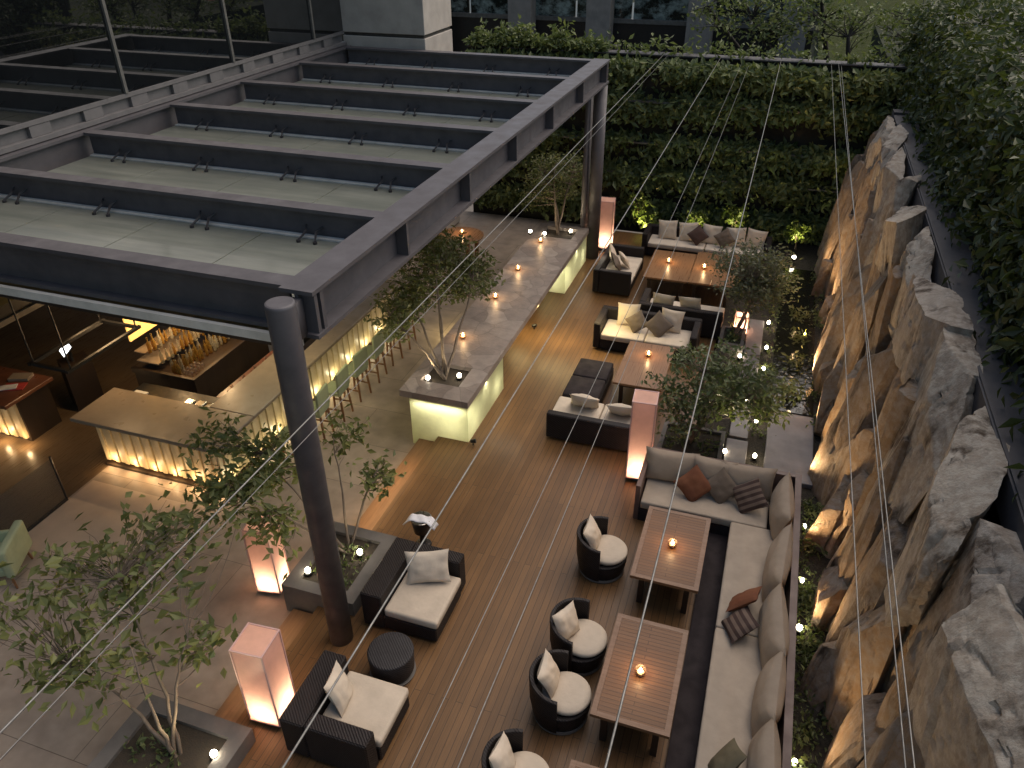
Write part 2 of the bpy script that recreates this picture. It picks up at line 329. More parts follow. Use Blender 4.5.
# warm LED under the deck nosing above the lower step
lamp('AREA', (-5.6, 9.3, .25), 3.2, AMBER, size=(.05, 2.2), tgt=(-5.6, 9.3, -.15))
lamp('AREA', (-5.6, 5.6, .2), .8, AMBER, size=(.05, 1.4), tgt=(-5.6, 5.6, -.15))

# ------------------------------------------------------------------ pergola
pg = thing('pergola', 'dark grey steel pergola with frosted glass roof over the bar', 'pergola', (-8.2, 13.7, 0))
def L3(b): # to local coordinates of the pergola
    b.v = [(x+8.2, y-13.7, z) for x, y, z in b.v]; return b
ZT, ZB = 5.40, 4.82
def ibeam(b, axis, a0, a1, c, w0, w1, webt=.04, zt=ZT, zb=ZB, tf=.05):
    def bx(p0, p1, z0, z1):
        if axis == 'Y': b.box(p0, a0, z0, p1, a1, z1)
        else: b.box(a0, p0, z0, a1, p1, z1)
    bx(c-w0/2, c+w0/2, zt-tf, zt); bx(c-w1/2, c+w1/2, zb, zb+tf); bx(c-webt/2, c+webt/2, zb+tf, zt-tf)
YB = [6.62, 8.82, 11.12, 13.45, 15.85, 18.35, 20.78]
b = MB(); ibeam(b, 'Y', 6.42, 20.98, -4.69, .42, .42)
for yy in YB+[6.5, 20.9]: b.box(-4.665, yy-.03, ZB+.05, -4.5, yy+.03, ZT-.05)
L3(b).build('edge_beam', 'steel', pg)
b = MB(); ibeam(b, 'Y', 6.42, 20.98, -12.12, .24, .24); L3(b).build('wall_beam', 'steel', pg)
for i, yy in enumerate(YB):
    b = MB(); w = .26 if i in (0, 6) else .24
    ibeam(b, 'X', -11.999, -4.901, yy, w, w, zt=ZT-.004, zb=ZB+.003); L3(b).build('cross_beam', 'steel', pg)
b = MB().box(-12.0, 6.40, 4.69, -4.72, 6.46, 4.80); L3(b).build('front_gutter', 'strip', pg)  # near-white colour stands in for light caught along the glass edge
b = MB().box(-12.0, 6.47, 4.60, -4.75, 6.75, 4.68); L3(b).build('front_soffit', 'darkwood', pg)
random.seed(11)
for i in range(6):
    y0, y1 = YB[i]+.03, YB[i+1]-.03
    for k in range(4):
        x0 = -11.99+k*1.765; x1 = x0+1.745
        if k == 3: x1 = -4.92
        b = MB().box(x0, y0, 4.955, x1, y1, 4.975); L3(b).build('roof_pane', 'roofglass', pg)
    L3(MB().box(-11.98, y1-.11, 4.977, -4.93, y1-.005, 5.0)).build('glazing_bar', 'strip', pg)
    for k in range(4):
        x = -11.2+k*1.765
        for dx in (-.13, .13):
            b = MB().tube([(x+dx, y1-.02, 5.14), (x+dx*.6, y1-.12, 5.09), (x+dx, y1-.26, 5.01)], [.014, .02, .014], 6)
            b.cyl((x+dx, y1-.26, 4.976), (x+dx, y1-.26, 5.01), .03, n=10); L3(b).build('glass_clamp', 'clamp', pg)
b = MB().lathe([(.165, 0), (.165, 5.31), (.158, 5.345), (.14, 5.352)], (-4.75, 6.2, 0), 32); b.box(-4.8, 6.2, 4.85, -4.63, 6.44, 5.3); L3(b).build('column', 'steel', pg, True)
b = MB().tube([(-4.82, 6.34, .05), (-4.82, 6.34, 4.7)], [.025, .025], 8); L3(b).build('conduit', 'planterwood', pg)
b = MB().lathe([(.17, 0), (.17, 4.80)], (-4.62, 20.72, 0), 32); L3(b).build('column', 'steel', pg, True)
b = MB().box(-4.98, 20.55, 0, -4.86, 20.95, 4.8); L3(b).build('column', 'steel', pg)
for o in pg.children:
    if o.name.startswith('column'):
        me = o.data; me.polygons.foreach_set('use_smooth', [len(p_.vertices) == 4 and abs(p_.normal.z) < .3 for p_ in me.polygons])

# ------------------------------------------------------------------ glass office facade above the pergola, and the stone pier
fb = thing('glass_building', 'dark mirror glass office facade rising left of the pergola', 'building', (-12.4, 10, 0))
FX = -12.22
MB().box(-10-.02, -22, 5.78, FX+12.4, 10.99, 16).build('glass_wall', 'facade', fb)
b = MB().box(-9.9, -22, -.3+4.75, FX+12.4-.06, 10.99, 5.72); b.build('spandrel', 'steel_lt', fb)
b = MB()
b.box(FX+12.4-.05, -22, 5.42, FX+12.4+.08, 10.98, 5.50); b.box(FX+12.4-.05, -22, 5.70, FX+12.4+.03, 10.98, 5.775)
for k in range(14): yy = -6+k*1.22; b.box(FX+12.4-.06, yy, 5.505, FX+12.4+.02, yy+.45, 5.69)
b.build('sill', 'steel_lt', fb)
for yy in (-4.6, -.95, 2.45, 5.88, 9.4, -8.2): MB().box(FX+12.4+.002, yy-.035, 5.78, FX+12.4+.05, yy+.035, 16).build('mullion', 'ledge', fb)
MB().box(-9, -8, -.3, -8.85, 13, 4.4).build('back_wall', 'darkwood', fb)
pr = thing('stone_pier', 'pale stone clad pier standing behind the pergola roof', 'pier', (-11, 21.9, 0))
for k in range(12):
    z0 = -.3+k*1.0; MB().rbox(-1.25, -.9, z0+.05, 1.3, 1.05, z0+.96, .012, 1).build('stone_course', 'pier', pr)
MB().box(-1.2, -.85, -.3, 1.25, 1.0, 11.6).build('core', 'pierj', pr)

# ------------------------------------------------------------------ living wall
gw = thing('garden_wall', 'tall dark garden wall closing the far end of the terrace', 'wall', (-3.2, 24.5, 0))
MB().box(-6.6, -.1, -.5, 6.35, .25, 4.98).build('wall_panel', 'wallbk', gw)
MB().box(-6.6, -.2, 4.985, 6.35, .3, 5.02).build('coping', 'walk', gw)
for z in (3.72, 2.5, 1.55): MB().box(-6.6, -.52, z, 6.3, -.102, z+.05).build('planting_ledge', 'ledge', gw)
MB().box(-6.6, .3, 4.5, -1.9, .75, 5.1).build('top_trough', 'wallbk', gw)
def leaf_faces(b, p, s, rnd, nrm=None, long=1.9, fold=.25):
    if nrm is None: nrm = Vector((rnd.gauss(0, 1), rnd.gauss(0, 1), rnd.gauss(.5, 1)))
    nrm = nrm.normalized(); t = Vector((rnd.gauss(0, 1), rnd.gauss(0, 1), rnd.gauss(-.2, .8))); a = (t-nrm*t.dot(nrm))
    if a.length < 1e-4: return
    a.normalize(); c = nrm.cross(a); l = s*long*rnd.uniform(.7, 1.3); w = s*.5*rnd.uniform(.75, 1.2)
    base = len(b.v); up_ = nrm*w*fold
    b.v += [tuple(p), tuple(p+a*l*.45+c*w+up_), tuple(p+a*l-nrm*l*.12), tuple(p+a*l*.45-c*w+up_)]
    b.f += [(base, base+1, base+2), (base, base+2, base+3)]
rnd = random.Random(21)
b = MB(); bY = MB()
for i in range(33000):
    x = rnd.uniform(-9.7, 3.1); tier = rnd.choice((5.0, 3.75, 2.55, 1.6, .5)); z = tier-abs(rnd.gauss(0, .37))+(.2 if tier < 4.9 else -.12)
    pn = noise.noise(Vector((x*.9, z*1.1, 3))); 
    if pn < -.28 and rnd.random() < .85: continue
    y = 24.3-abs(rnd.gauss(.10, .2))-.45*max(0, pn)
    leaf_faces(b, Vector((x, y, max(z, .02))), rnd.uniform(.06, .15), rnd, Vector((rnd.gauss(0, .9), -1, rnd.gauss(.7, .8))))
for i in range(5200):   # trailing clumps along the top trough
    x = rnd.uniform(-9.7, 3.0) if rnd.random() < .16 else rnd.uniform(-9.7, -5.4); z = 5.1+abs(rnd.gauss(0, .13))*(1.6 if noise.noise(Vector((x*1.7, 0, 9))) > 0 else .7)
    leaf_faces(b, Vector((x, 24.45+rnd.gauss(0, .16), z)), rnd.uniform(.06, .12), rnd)
tag(b.build('climbing_plants', 'leafI'), 'dense dark green climbers covering the far garden wall', 'climbing plants', kind='stuff')

# ------------------------------------------------------------------ rock wall
rw = thing('rock_wall', 'rough wall of huge upright brown boulders edging the terrace', 'rock wall', (2.2, 12, 0))
def rock(c, s, seed, tilt=0, yaw=0, lean_=0, cuts=9, amp=.5, cm='rock', flat=.14, lo=.62):
    """one split slab: flat vertical break faces, a slanted top, chipped edges"""
    rn = random.Random(seed); off = Vector((rn.uniform(0, 99), rn.uniform(0, 99), rn.uniform(0, 99)))
    bm = bmesh.new(); bmesh.ops.create_cube(bm, size=2)
    bmesh.ops.subdivide_edges(bm, edges=bm.edges[:], cuts=23 if cm == 'rock' else 33, use_grid_fill=True)
    pl = []
    for k in range(cuts):
        t = rn.uniform(0, 2*pi); d = Vector((cos(t)*1.2, sin(t), rn.gauss(0, flat))).normalized(); pl.append((d, rn.uniform(lo, 1.0)))
    d = Vector((rn.gauss(-.35, .3), rn.gauss(0, .45), 1)).normalized(); pl.append((d, rn.uniform(.72, .9)))
    d = Vector((rn.gauss(0, .3), rn.gauss(0, .3), -1)).normalized(); pl.append((d, rn.uniform(.8, .95)))
    d = Vector((rn.gauss(0, .4), rn.choice((-1, 1)), rn.uniform(.5, .9))).normalized(); pl.append((d, rn.uniform(.68, .95)))
    rot = Matrix.Rotation(yaw, 3, 'Z') @ Matrix.Rotation(tilt, 3, 'X') @ Matrix.Rotation(lean_, 3, 'Y')
    for v in bm.verts:
        q = v.co.copy()
        for d, h in pl:
            e = q.dot(d)-h
            if e > 0: q -= d*e
        w = Vector((q.x*s[0], q.y*s[1], q.z*s[2])); nn = Vector((q.x/s[0], q.y/s[1], q.z/s[2]*.6)).normalized()
        g = noise.noise(Vector((w.x*.9, w.y*1.1, w.z*.45))+off)
        lay = g*3.2-math.floor(g*3.2); step = .055*min(1, max(0, (lay-.8)/.2))      # splinter ledges along the grain
        side = max(0, 1-abs(nn.z)*1.6); dsp = g*.10-step*side+noise.noise(Vector((w.x*3, w.y*3, w.z*1.1))+off)*.045+noise.noise(w*6+off)*.03*(1-side)+noise.noise(w*11+off)*.014
        cr = abs(noise.noise(Vector((w.x*1.3, w.y*1.7, w.z*.22))+off*2)); dsp -= .12*side*max(0, .05-cr)/.05
        w += nn*dsp*amp
        v.co = rot @ w
    bm.verts.index_update(); b = MB().add([v.co+Vector(c)-Vector((2.2, 12, 0)) for v in bm.verts], [[v.index for v in f.verts] for f in bm.faces]); bm.free()
    o = b.build('boulder', cm, rw, True)
    o.data.set_sharp_from_angle(angle=R(24))
    return o
rr = random.Random(5); i = 0
y = -.8
while y < 23.2:   # back row: tall slabs forming the face
    w = rr.uniform(.4, .8); zt = rr.uniform(3.3, 4.15)
    rock((rr.uniform(2.38, 2.52), y+w, zt/2-.1), (rr.uniform(.30, .42), w*1.08, zt/2+.25), 100+i, rr.uniform(-.10, .10), rr.uniform(-.5, .5), rr.uniform(.02, .08)); y += w*1.55; i += 1
y = -.6
while y < 23.0:   # front row: slabs of uneven height leaning on the back row
    w = rr.uniform(.3, .65); zt = rr.choice((1.5, 2.1, 2.7, 3.3))+rr.uniform(-.25, .3)
    rock((rr.uniform(2.02, 2.26), y+w, zt/2-.2), (rr.uniform(.22, .34), w*1.1, zt/2+.25), 300+i, rr.uniform(-.16, .16), rr.uniform(-.45, .45), rr.uniform(.05, .16)); y += w*rr.uniform(1.5, 2.1); i += 1
y = -.2
while y < 22.5:   # a few blocks at the foot and wedged half way up
    w = rr.uniform(.35, .62); h = rr.uniform(.45, .9)
    rock((rr.uniform(1.82, 1.98), y+w, h*.7-.2), (rr.uniform(.2, .3), w, h), 500+i, rr.uniform(-.25, .25), rr.uniform(-.5, .5), rr.uniform(0, .2)); y += w*rr.uniform(2.4, 4.4); i += 1
y = -.9
while y < 21.4:   # weathered pale cap stones
    w = rr.uniform(.55, 1.15); h = rr.uniform(.6, 1.2)
    rock((rr.uniform(2.34, 2.44), y+w, 4.36-h+rr.uniform(-.16, .1)), (rr.uniform(.22, .32), w*1.2, h), 700+i, rr.uniform(-.16, .16), rr.uniform(-.3, .3), rr.uniform(-.06, .12), cuts=8, cm='caprock', lo=.72, amp=.6); y += w*1.75; i += 1
MB().box(.2, -15, -.5, .42, 11.9, 3.3).build('backing', 'wallbk', rw)
cp = MB().box(2.62, -3, 3.9, 3.12, 22.4, 4.28); cp.box(2.62, 22.0, 4.285, 3.0, 22.35, 4.34); cp.box(2.64, -3, 4.285, 2.675, 21, 4.31)
cp.build('high_walkway', 'walk', kind='structure')
sheet('raised_ground', 3.12, -3, 40, 40, 4.1, 'ground', 4.6)
# uplights at the foot of the rocks
def groundlight(p, label, w=6, col=AMBER, tgt=None, ang=110, s=1.0, kind='SPOT', group='small ground lights beside the rock wall'):
    t = thing('ground_light', label, 'ground light', p, 0, group)
    MB().lathe([(.05*s, 0), (.055*s, .05), (.05*s, .06)], n=14).build('housing', 'black', t)
    MB().lathe([(.012*s, .058), (.032*s, .066), (.044*s, .085), (.046*s, .105), (.036*s, .13), (.02*s, .142), (.004*s, .147)], n=14).build('bulb', 'bulb', t, True)
    if w: lamp(kind, Vector(p)+Vector((0, 0, .2)), w, col, .03, tgt, ang)
    return t

# ------------------------------------------------------------------ long bar counter with lit panels
lb = thing('long_bar', 'long slate topped bar counter with glowing pale green panels', 'bar counter', (-5.42, 15.8, 0))
def LB(b): b.v = [(x+5.42, y-15.8, z) for x, y, z in b.v]; return b
X0, X1, Z0, Z1 = -6.13, -4.71, .812, .95
b = MB()
w1 = (-5.89, 11.56, -5.08, 12.3); w2 = (-5.88, 19.55, -4.98, 20.32)
b.box(X0, 11.1, Z0, X1, w1[1], Z1)
b.box(X0, w1[1], Z0, w1[0], w1[3], Z1); b.box(w1[2], w1[1], Z0, X1, w1[3], Z1)
b.box(X0, w1[3], Z0, X1, w2[1], Z1)
b.box(X0, w2[1], Z0, w2[0], w2[3], Z1); b.box(w2[2], w2[1], Z0, X1, w2[3], Z1)
b.box(X0, w2[3], Z0, X1, 20.52, Z1)
LB(b).build('countertop', 'slate', lb)
for w in (w1, w2):
    b = MB().box(w[0], w[1], .45, w[2], w[3], .86); LB(b).build('soil_bed', 'soil', lb)
def shell(y0, y1, x0, x1, z0=-.3):
    b = MB(); z1 = Z0-.004
    P_ = [(x0, y0), (x1, y0), (x1, y1), (x0, y1)]
    for k in range(4):
        (ax, ay), (bx_, by_) = P_[k], P_[(k+1) % 4]; b.add([(ax, ay, z0), (bx_, by_, z0), (bx_, by_, z1), (ax, ay, z1)], [(0, 1, 2, 3)])
    return LB(b).build('light_box', 'barpanel', lb)
shell(11.13, 13.18, -5.94, -4.735); shell(18.1, 20.4, -5.94, -4.735)
for (ya, yb) in ((11.13, 13.18), (18.1, 20.4)):
    ym = (ya+yb)/2
    lamp('AREA', (-4.85, ym, .77), 3.2, PALE, size=(.05, yb-ya-.3), tgt=(-4.81, ym, 0))
    lamp('AREA', (-5.34, ya+.12, .77), 3, PALE, size=(1.0, .05), tgt=(-5.34, ya+.09, 0))
    lamp('POINT', (-5.1, ya+.35, .3), 2, PALE, .1); lamp('POINT', (-5.0, yb-.4, .3), 1.8, PALE, .1)
b = MB().box(-5.75, 13.25, 0, -5.45, 18.0, .808); LB(b).build('pedestal', 'slatefr', lb)
lamp('AREA', (-4.95, 15.6, .80), 30, (1, .78, .36), size=(.1, 4.4), tgt=(-4.8, 15.6, 0))
# black glass supports for planters
for (p_, l_) in (((-4.91, 15.96, 0), 'small black deck spotlight under the middle of the long bar'), ((-4.96, 18.27, 0), 'small black deck spotlight near the far light box'), ((-4.62, 11.08, 0), 'small black deck spotlight at the near bar corner')):
    t = thing('deck_spotlight', l_, 'spotlight', p_)
    MB().cyl((0, 0, 0), (0, 0, .06), .012, n=8).build('stem', 'black', t); MB().cyl((-.05, 0, .08), (.05, .02, .1), .035, .045, n=12).build('head', 'black', t)

# ------------------------------------------------------------------ bar island under the pergola
ib = thing('bar_island', 'l-shaped bar with stone counter and glowing cream slatted front', 'bar', (-10, 11, 0))
def IB(b): b.v = [(x+10, y-11, z) for x, y, z in b.v]; return b
b = MB().rbox(-11.66, 8.48, .73, -8.42, 9.62, .81, .012, 1); b.rbox(-9.42, 9.622, .73, -8.42, 15.9, .81, .012, 1); IB(b).build('countertop', 'counter', ib)
b = MB().box(-11.3, 8.75, -.3, -8.7, 9.4, .728); b.box(-9.2, 9.4, -.3, -8.7, 15.7, .728); IB(b).build('carcass', 'darkwood', ib)
b = MB()
for k in range(24):
    x = -11.3+k*.111; b.box(x, 8.66+.02*(k % 2), -.2, x+.085, 8.745, .72)
for k in range(60):
    y = 8.72+k*.116; b.box(-8.695, y, -.2, -8.63+.02*(k % 2), y+.09, .72)
IB(b).build('slatted_front', 'slat', ib)
b = MB().box(-11.3, 8.6, -.297, -8.6, 8.74, -.24).box(-8.69, 8.74, -.297, -8.58, 15.7, -.24); IB(b).build('kick_rail', 'darkwood', ib)
for k in range(6): lamp('POINT', (-11.1+k*.48, 8.56, -.12), 2.4, AMBER, .02)
for k in range(9): lamp('POINT', (-8.50, 8.95+k*.75, -.10), 2.2, CREAM, .03)
lamp('AREA', (-8.75, 11.5, 2.2), 14, CREAM, size=(.1, 4), tgt=(-8.95, 11.5, .8))
IB(MB().box(-11.5, 9.63, .5, -9.43, 10.2, .6)).build('work_shelf', 'black', ib)
# trays on the work shelf
t0 = None
for k, (x, y, w, l, mt) in enumerate(((-10.1, 9.8, .16, .3, 'chrome'), (-9.86, 9.82, .17, .3, 'chrome'), (-9.66, 9.83, .12, .28, 'chrome'), (-11.25, 9.8, .3, .18, 'card'))):
    t = MB().rbox(x-w/2, y-l/2, .602, x+w/2, y+l/2, .64, .01, 1).build('serving_tray', mt)
    tag(t, ['narrow steel tray nearest the monitor side of the bar work shelf', 'wide steel tray in the middle of the bar work shelf', 'slim steel tray at the corner of the bar work shelf', 'white tray at the open end of the bar work shelf'][k], 'tray')
# bottle display
bd = thing('bottle_display', 'dark display unit of gold lit bottles inside the bar', 'bottle display', (-11.2, 11.6, 0))
MB().box(-.75, -1.15, -.3, .78, 1.3, .62).build('cabinet', 'darkwood', bd)
b = MB().box(-.78, -1.18, .621, .8, -1.1, .74).box(.72, -1.1, .621, .8, 1.3, .74); b.build('rim', 'darkwood', bd)
for k in range(3): MB().box(-.7, -1.05+k*.0, .62+k*.22, .1-k*.26, 1.3, .64+k*.22+.0).build('tier', 'counter' if k else 'darkwood', bd)
MB().box(-.74, -1.05, 1.3, -.70, 1.3, 2.1).build('lit_back', 'gold', bd)
rb = random.Random(9)
def bottle_mesh(): return MB().lathe([(.036, 0), (.038, .02), (.038, .19), (.014, .25), (.013, .31), (.016, .33)], n=10)
bp = bottle_mesh().build('bottle', 'btl', None, True); tag(bp, 'amber spirit bottle standing on the lit display unit', 'bottle', 'bottles on the display unit'); bp.location = (-11.0, 10.62, .66)
bq = bottle_mesh().build('bottle', 'btl2', None, True); tag(bq, 'clear glass bottle standing on the lit display unit', 'bottle', 'clear bottles on the display unit'); bq.location = (-11.15, 10.7, .66)
for k in range(3):
    for j in range(17):
        for q in range(2 if k == 0 else 1):
            src = bp if rb.random() < .55 else bq; o = src.copy(); COL.objects.link(o)
            o.location = (-11.2+[.3, -.05, -.3][k]-q*.17+rb.uniform(-.02, .02)+.0, 10.6+j*.125+rb.uniform(-.02, .02), .66+k*.22-(.018 if k == 0 else 0)); s_ = rb.uniform(.75, 1.15); o.scale = (s_, s_, s_)
for k in range(12):
    if k == 0:
        wg = MB().lathe([(.03, 0), (.005, .01), (.005, .08), (.03, .12), (.035, .17), (.03, .2)], n=10).build('wine_glass', 'cglass', None, True)
        tag(wg, 'stemmed glass standing on the display unit ledge', 'glass', 'glasses on the display unit'); o = wg
    else: o = wg.copy(); COL.objects.link(o)
    o.location = (-10.55-.09*(k % 3), 10.56+.11*(k//3), .642)
lamp('POINT', (-10.7, 11.6, 1.6), 26, AMBER, .1); lamp('POINT', (-11.2, 10.9, 1.5), 9, AMBER, .05)
for k in range(9):
    if k == 0:
        tb = MB().lathe([(.03, 0), (.036, .1), (.034, .1), (.028, .008)], n=10).build('tumbler', 'cglass', None, True); tag(tb, 'drinking glass on the bar work counter beside the stone top', 'glass', 'tumblers behind the bar'); o = tb
    else: o = tb.copy(); COL.objects.link(o)
    o.location = (-9.53-.08*(k % 2), 10.35+k*.2, .602)
tag(MB().box(-9.75, 10.21, .45, -9.425, 13, .6).build('bottle_rail', 'redwood'), 'reddish wooden service rail behind the stone bar top', 'rail')
# host counter at far left
hc = thing('host_counter', 'reddish wooden counter with glowing slatted front at the left edge', 'counter', (-13.9, 9.2, 0))
MB().rbox(-1.5, -.8, .72, .75, .35, .8, .01, 1).build('countertop', 'redwood', hc)
MB().box(-1.4, -.45, -.3, .6, .3, .718).build('carcass', 'darkwood', hc)
b = MB()
for k in range(17): b.box(-1.4+k*.117, -.52+.02*(k % 2), -.2, -1.4+k*.117+.09, -.452, .71)
b.build('slatted_front', 'slat', hc)
for k in range(4): lamp('POINT', (-14.9+k*.55, 8.56, -.12), 3, AMBER, .02)
o = MB().box(-.2, -.13, 0, .2, .13, .02).build('menu', 'red'); put(o, (-13.55, 9.0, .803), 0, 0, 25); tag(o, 'red folded menu lying on the reddish counter', 'menu')
o = MB().box(-.16, -.09, 0, .16, .09, .015).build('menu', 'card'); put(o, (-13.62, 8.92, .826), 0, 0, 35); tag(o, 'white card lying across the red menu', 'menu')
o = MB().box(-.2, -.12, 0, .2, .12, .06).build('book_stack', 'counter'); put(o, (-13.7, 9.3, .803), 0, 0, 20); tag(o, 'tan book stack at the back of the reddish counter', 'books')
pt = thing('payment_terminal', 'bright white screen of a payment terminal near the dark rack', 'screen', (-13.35, 10.2, 0), R(-30))
MB().box(-.3, -.2, -.3, .3, .35, .75).build('stand', 'darkwood', pt); MB().cyl((0, .05, .75), (0, .05, .95), .03).build('neck', 'black', pt)
o = MB().rbox(-.19, -.015, -.14, .19, .015, .14, .008, 1).build('display', 'black', pt); put(o, (0, 0, 1.05), -48, 0, 0)
o = MB().box(-.175, -.02, -.125, .175, -.0165, .125).build('screen', 'screen', pt); put(o, (0, 0, 1.05), -48, 0, 0)
# dark canopy and hanging rack over the bar
cn = thing('bar_canopy', 'dark canopy slab with a lit lower edge above the bar', 'canopy', (-13.2, 10, 0))
MB().box(-1.6, -1.8, 2.62, .75, 4, 2.95).build('slab', 'darkwood', cn); MB().box(.752, -1.8, 2.62, .80, 4, 2.72).build('edge_strip', 'counter', cn)
lamp('AREA', (-12.2, 9.9, 2.6), 22, AMBER, size=(.1, 2.5), tgt=(-12.3, 9.9, 1))
hr = thing('hanging_rack', 'black metal rack hanging over the dark service area', 'rack', (-11.4, 9.2, 0))
b = MB()
for x in (-.5, .35):
    b.box(x-.03, -.9, 2.0, x+.03, .9, 2.06)
for yy in (-.85, .85): b.box(-.47, yy-.03, 2.003, .32, yy+.03, 2.057)
b.build('frame', 'black', hr)
for x in (-.5, .35):
    for yy in (-.8, .8): MB().cyl((x, yy, 2.06), (x, yy, 4.85), .015, n=8).build('hanger_rod', 'black', hr)
ws = thing('bottle_shelf', 'gold lit bottle shelf glimpsed at the left edge', 'shelf', (-14.6, 10.2, 0))
MB().box(-1.5, -.3, 3.0, 1.0, .5, 3.05).build('shelf', 'darkwood', ws); MB().box(-1.5, .5, 3.05, 1.0, .54, 4.0).build('lit_back', 'gold', ws)
for k in range(18):
    o = (bp if k % 3 else bq).copy(); COL.objects.link(o); o.location = (-15.6+k*.115, 10.1+.1*(k % 2), 3.05); o['label'] = 'bottle on the gold lit shelf at the left edge'; o['group'] = 'bottles on the left shelf'
gd = thing('glass_screen', 'thin framed glass screen at the interior threshold', 'glass screen', (-11.22, 6.6, -.3))
MB().box(-.02, -3, .0, .02, .95, .05).build('track', 'black', gd); MB().cyl((0, .95, 0), (0, .95, 1.0), .02, n=8).build('post', 'black', gd)
MB().box(-.006, -3, .055, .006, .93, .95).build('pane', glassmat('screen_glass', (.8, .8, .78), .1, .02), gd)

# bar stools
bs0 = thing('bar_stool', '', 'bar stool', (0, 0, 0), 0, 'sage green stools along the bar')
MB().rbox(-.22, -.23, .62, .2, .23, .695, .02).build('seat', 'sage', bs0)
MB().rbox(.16, -.25, .70, .215, .25, 1.16, .02).build('backrest', 'sage', bs0)
for sx in (-1, 1):
    for s_y in (-1, 1): MB().tube([(sx*.17, s_y*.17, .62), (sx*.21, s_y*.2, 0)], [.028, .022], 8).build('leg', 'stoolwood', bs0)
for s_y in (-1, 1): MB().box(-.2, s_y*.19-.01, .24, .2, s_y*.19+.01, .27).build('stretcher', 'stoolwood', bs0)
bsl = ['sage green bar stool closest to the big round column', 'second sage green bar stool from the round column', 'third sage green bar stool from the round column', 'middle sage green bar stool along the slatted bar', 'fifth sage green bar stool counting from the round column', 'sixth sage green bar stool counting from the round column', 'sage green bar stool farthest from the column, near the tree crown']
for k in range(7):
    o = bs0 if k == 0 else dup(bs0, (0, 0, 0)); o.location = (-7.85, 9.95+k*.8, -.3); o['label'] = bsl[k]; o.rotation_euler = (0, 0, R((-4, 6, 3, -5, 2, -7, 4)[k]))

# sage armchair at the left edge
sa = thing('lounge_chair', 'sage green upholstered chair cut by the left edge', 'armchair', (-10.75, 5.75, -.3), R(-62))
MB().rbox(-.35, -.33, .28, .35, .33, .44, .05, 3).build('seat', 'sage', sa, True); MB().rbox(-.4, .28, .28, .4, .42, .82, .05, 3).build('backrest', 'sage', sa, True)
MB().rbox(-.42, -.3, .28, -.34, .3, .62, .03, 2).build('armrest', 'sage', sa, True)
for sx in (-.3, .3):
    for s_y in (-.27, .3): MB().tube([(sx, s_y, .29), (sx*1.1, s_y*1.1, 0)], [.025, .016], 8).build('leg', 'stoolwood', sa)

# round wooden table at the far end
rtb = thing('round_table', 'round wooden table with a candle beyond the long bar', 'table', (-8.5, 20.1, -.3))
MB().lathe([(.66, .70), (.68, .72), (.68, .75), (.66, .76)], n=36).build('tabletop', 'tabwood', rtb)
for k in range(4): a = R(45+90*k); MB().box(.5*cos(a)-.05, .5*sin(a)-.05, 0, .5*cos(a)+.05, .5*sin(a)+.05, .70).build('leg', 'stoolwood', rtb)

# ------------------------------------------------------------------ planters with trees
def planter(x0, y0, x1, y1, z0, z1, label, rim=.16, mat='planter'):
    t = thing('planter', label, 'planter', ((x0+x1)/2, (y0+y1)/2, z0)); hx, hy, h = (x1-x0)/2, (y1-y0)/2, z1-z0
    b = MB().box(-hx, -hy, 0, hx, -hy+rim, h).box(-hx, hy-rim, 0, hx, hy, h).box(-hx, -hy+rim, 0, -hx+rim, hy-rim, h).box(hx-rim, -hy+rim, 0, hx, hy-rim, h); b.build('box', mat, t)
    MB().box(-hx+rim, -hy+rim, 0, hx-rim, hy-rim, h-.06).build('soil', 'soil', t)
    rn = random.Random(int(abs(x0*91+y0*37))); b = MB()
    for _ in range(14):
        cx, cy_ = rn.uniform(-hx+rim+.1, hx-rim-.1), rn.uniform(-hy+rim+.1, hy-rim-.1)
        for _ in range(16): leaf_faces(b, Vector((cx+rn.gauss(0, .06), cy_+rn.gauss(0, .06), h-.05+abs(rn.gauss(0, .05)))), rn.uniform(.03, .06), rn)
    b.build('underplanting', 'leafI', t, kind='stuff'); return t
planter(-5.97, 6.6, -4.76, 8.08, -.3, .26, 'grey stone planter behind the foot of the big column', .2)
planter(-6.55, 2.4, -4.98, 4.43, -.3, .26, 'grey stone planter at the bottom left corner', .2)
planter(-1.2, 11.45, -.02, 12.75, -.12, .22, 'low stone planter behind the cream corner sofa', .08)
planter(-.55, 16.3, .02, 17.2, -.12, .2, 'low stone planter beside the rear lounge set', .08)
def bez(p, q, r, n, wob, rn):
    out = []; mid = p.lerp(q, .5)+Vector((rn.gauss(0, wob), rn.gauss(0, wob), rn.gauss(.25, .3)*wob*2))
    for i in range(n+1):
        t = i/n; out.append(p*(1-t)**2+mid*2*t*(1-t)+q*t*t+Vector((rn.gauss(0, 1), rn.gauss(0, 1), rn.gauss(0, 1)))*wob*.07*(0 < i < n))
    return out
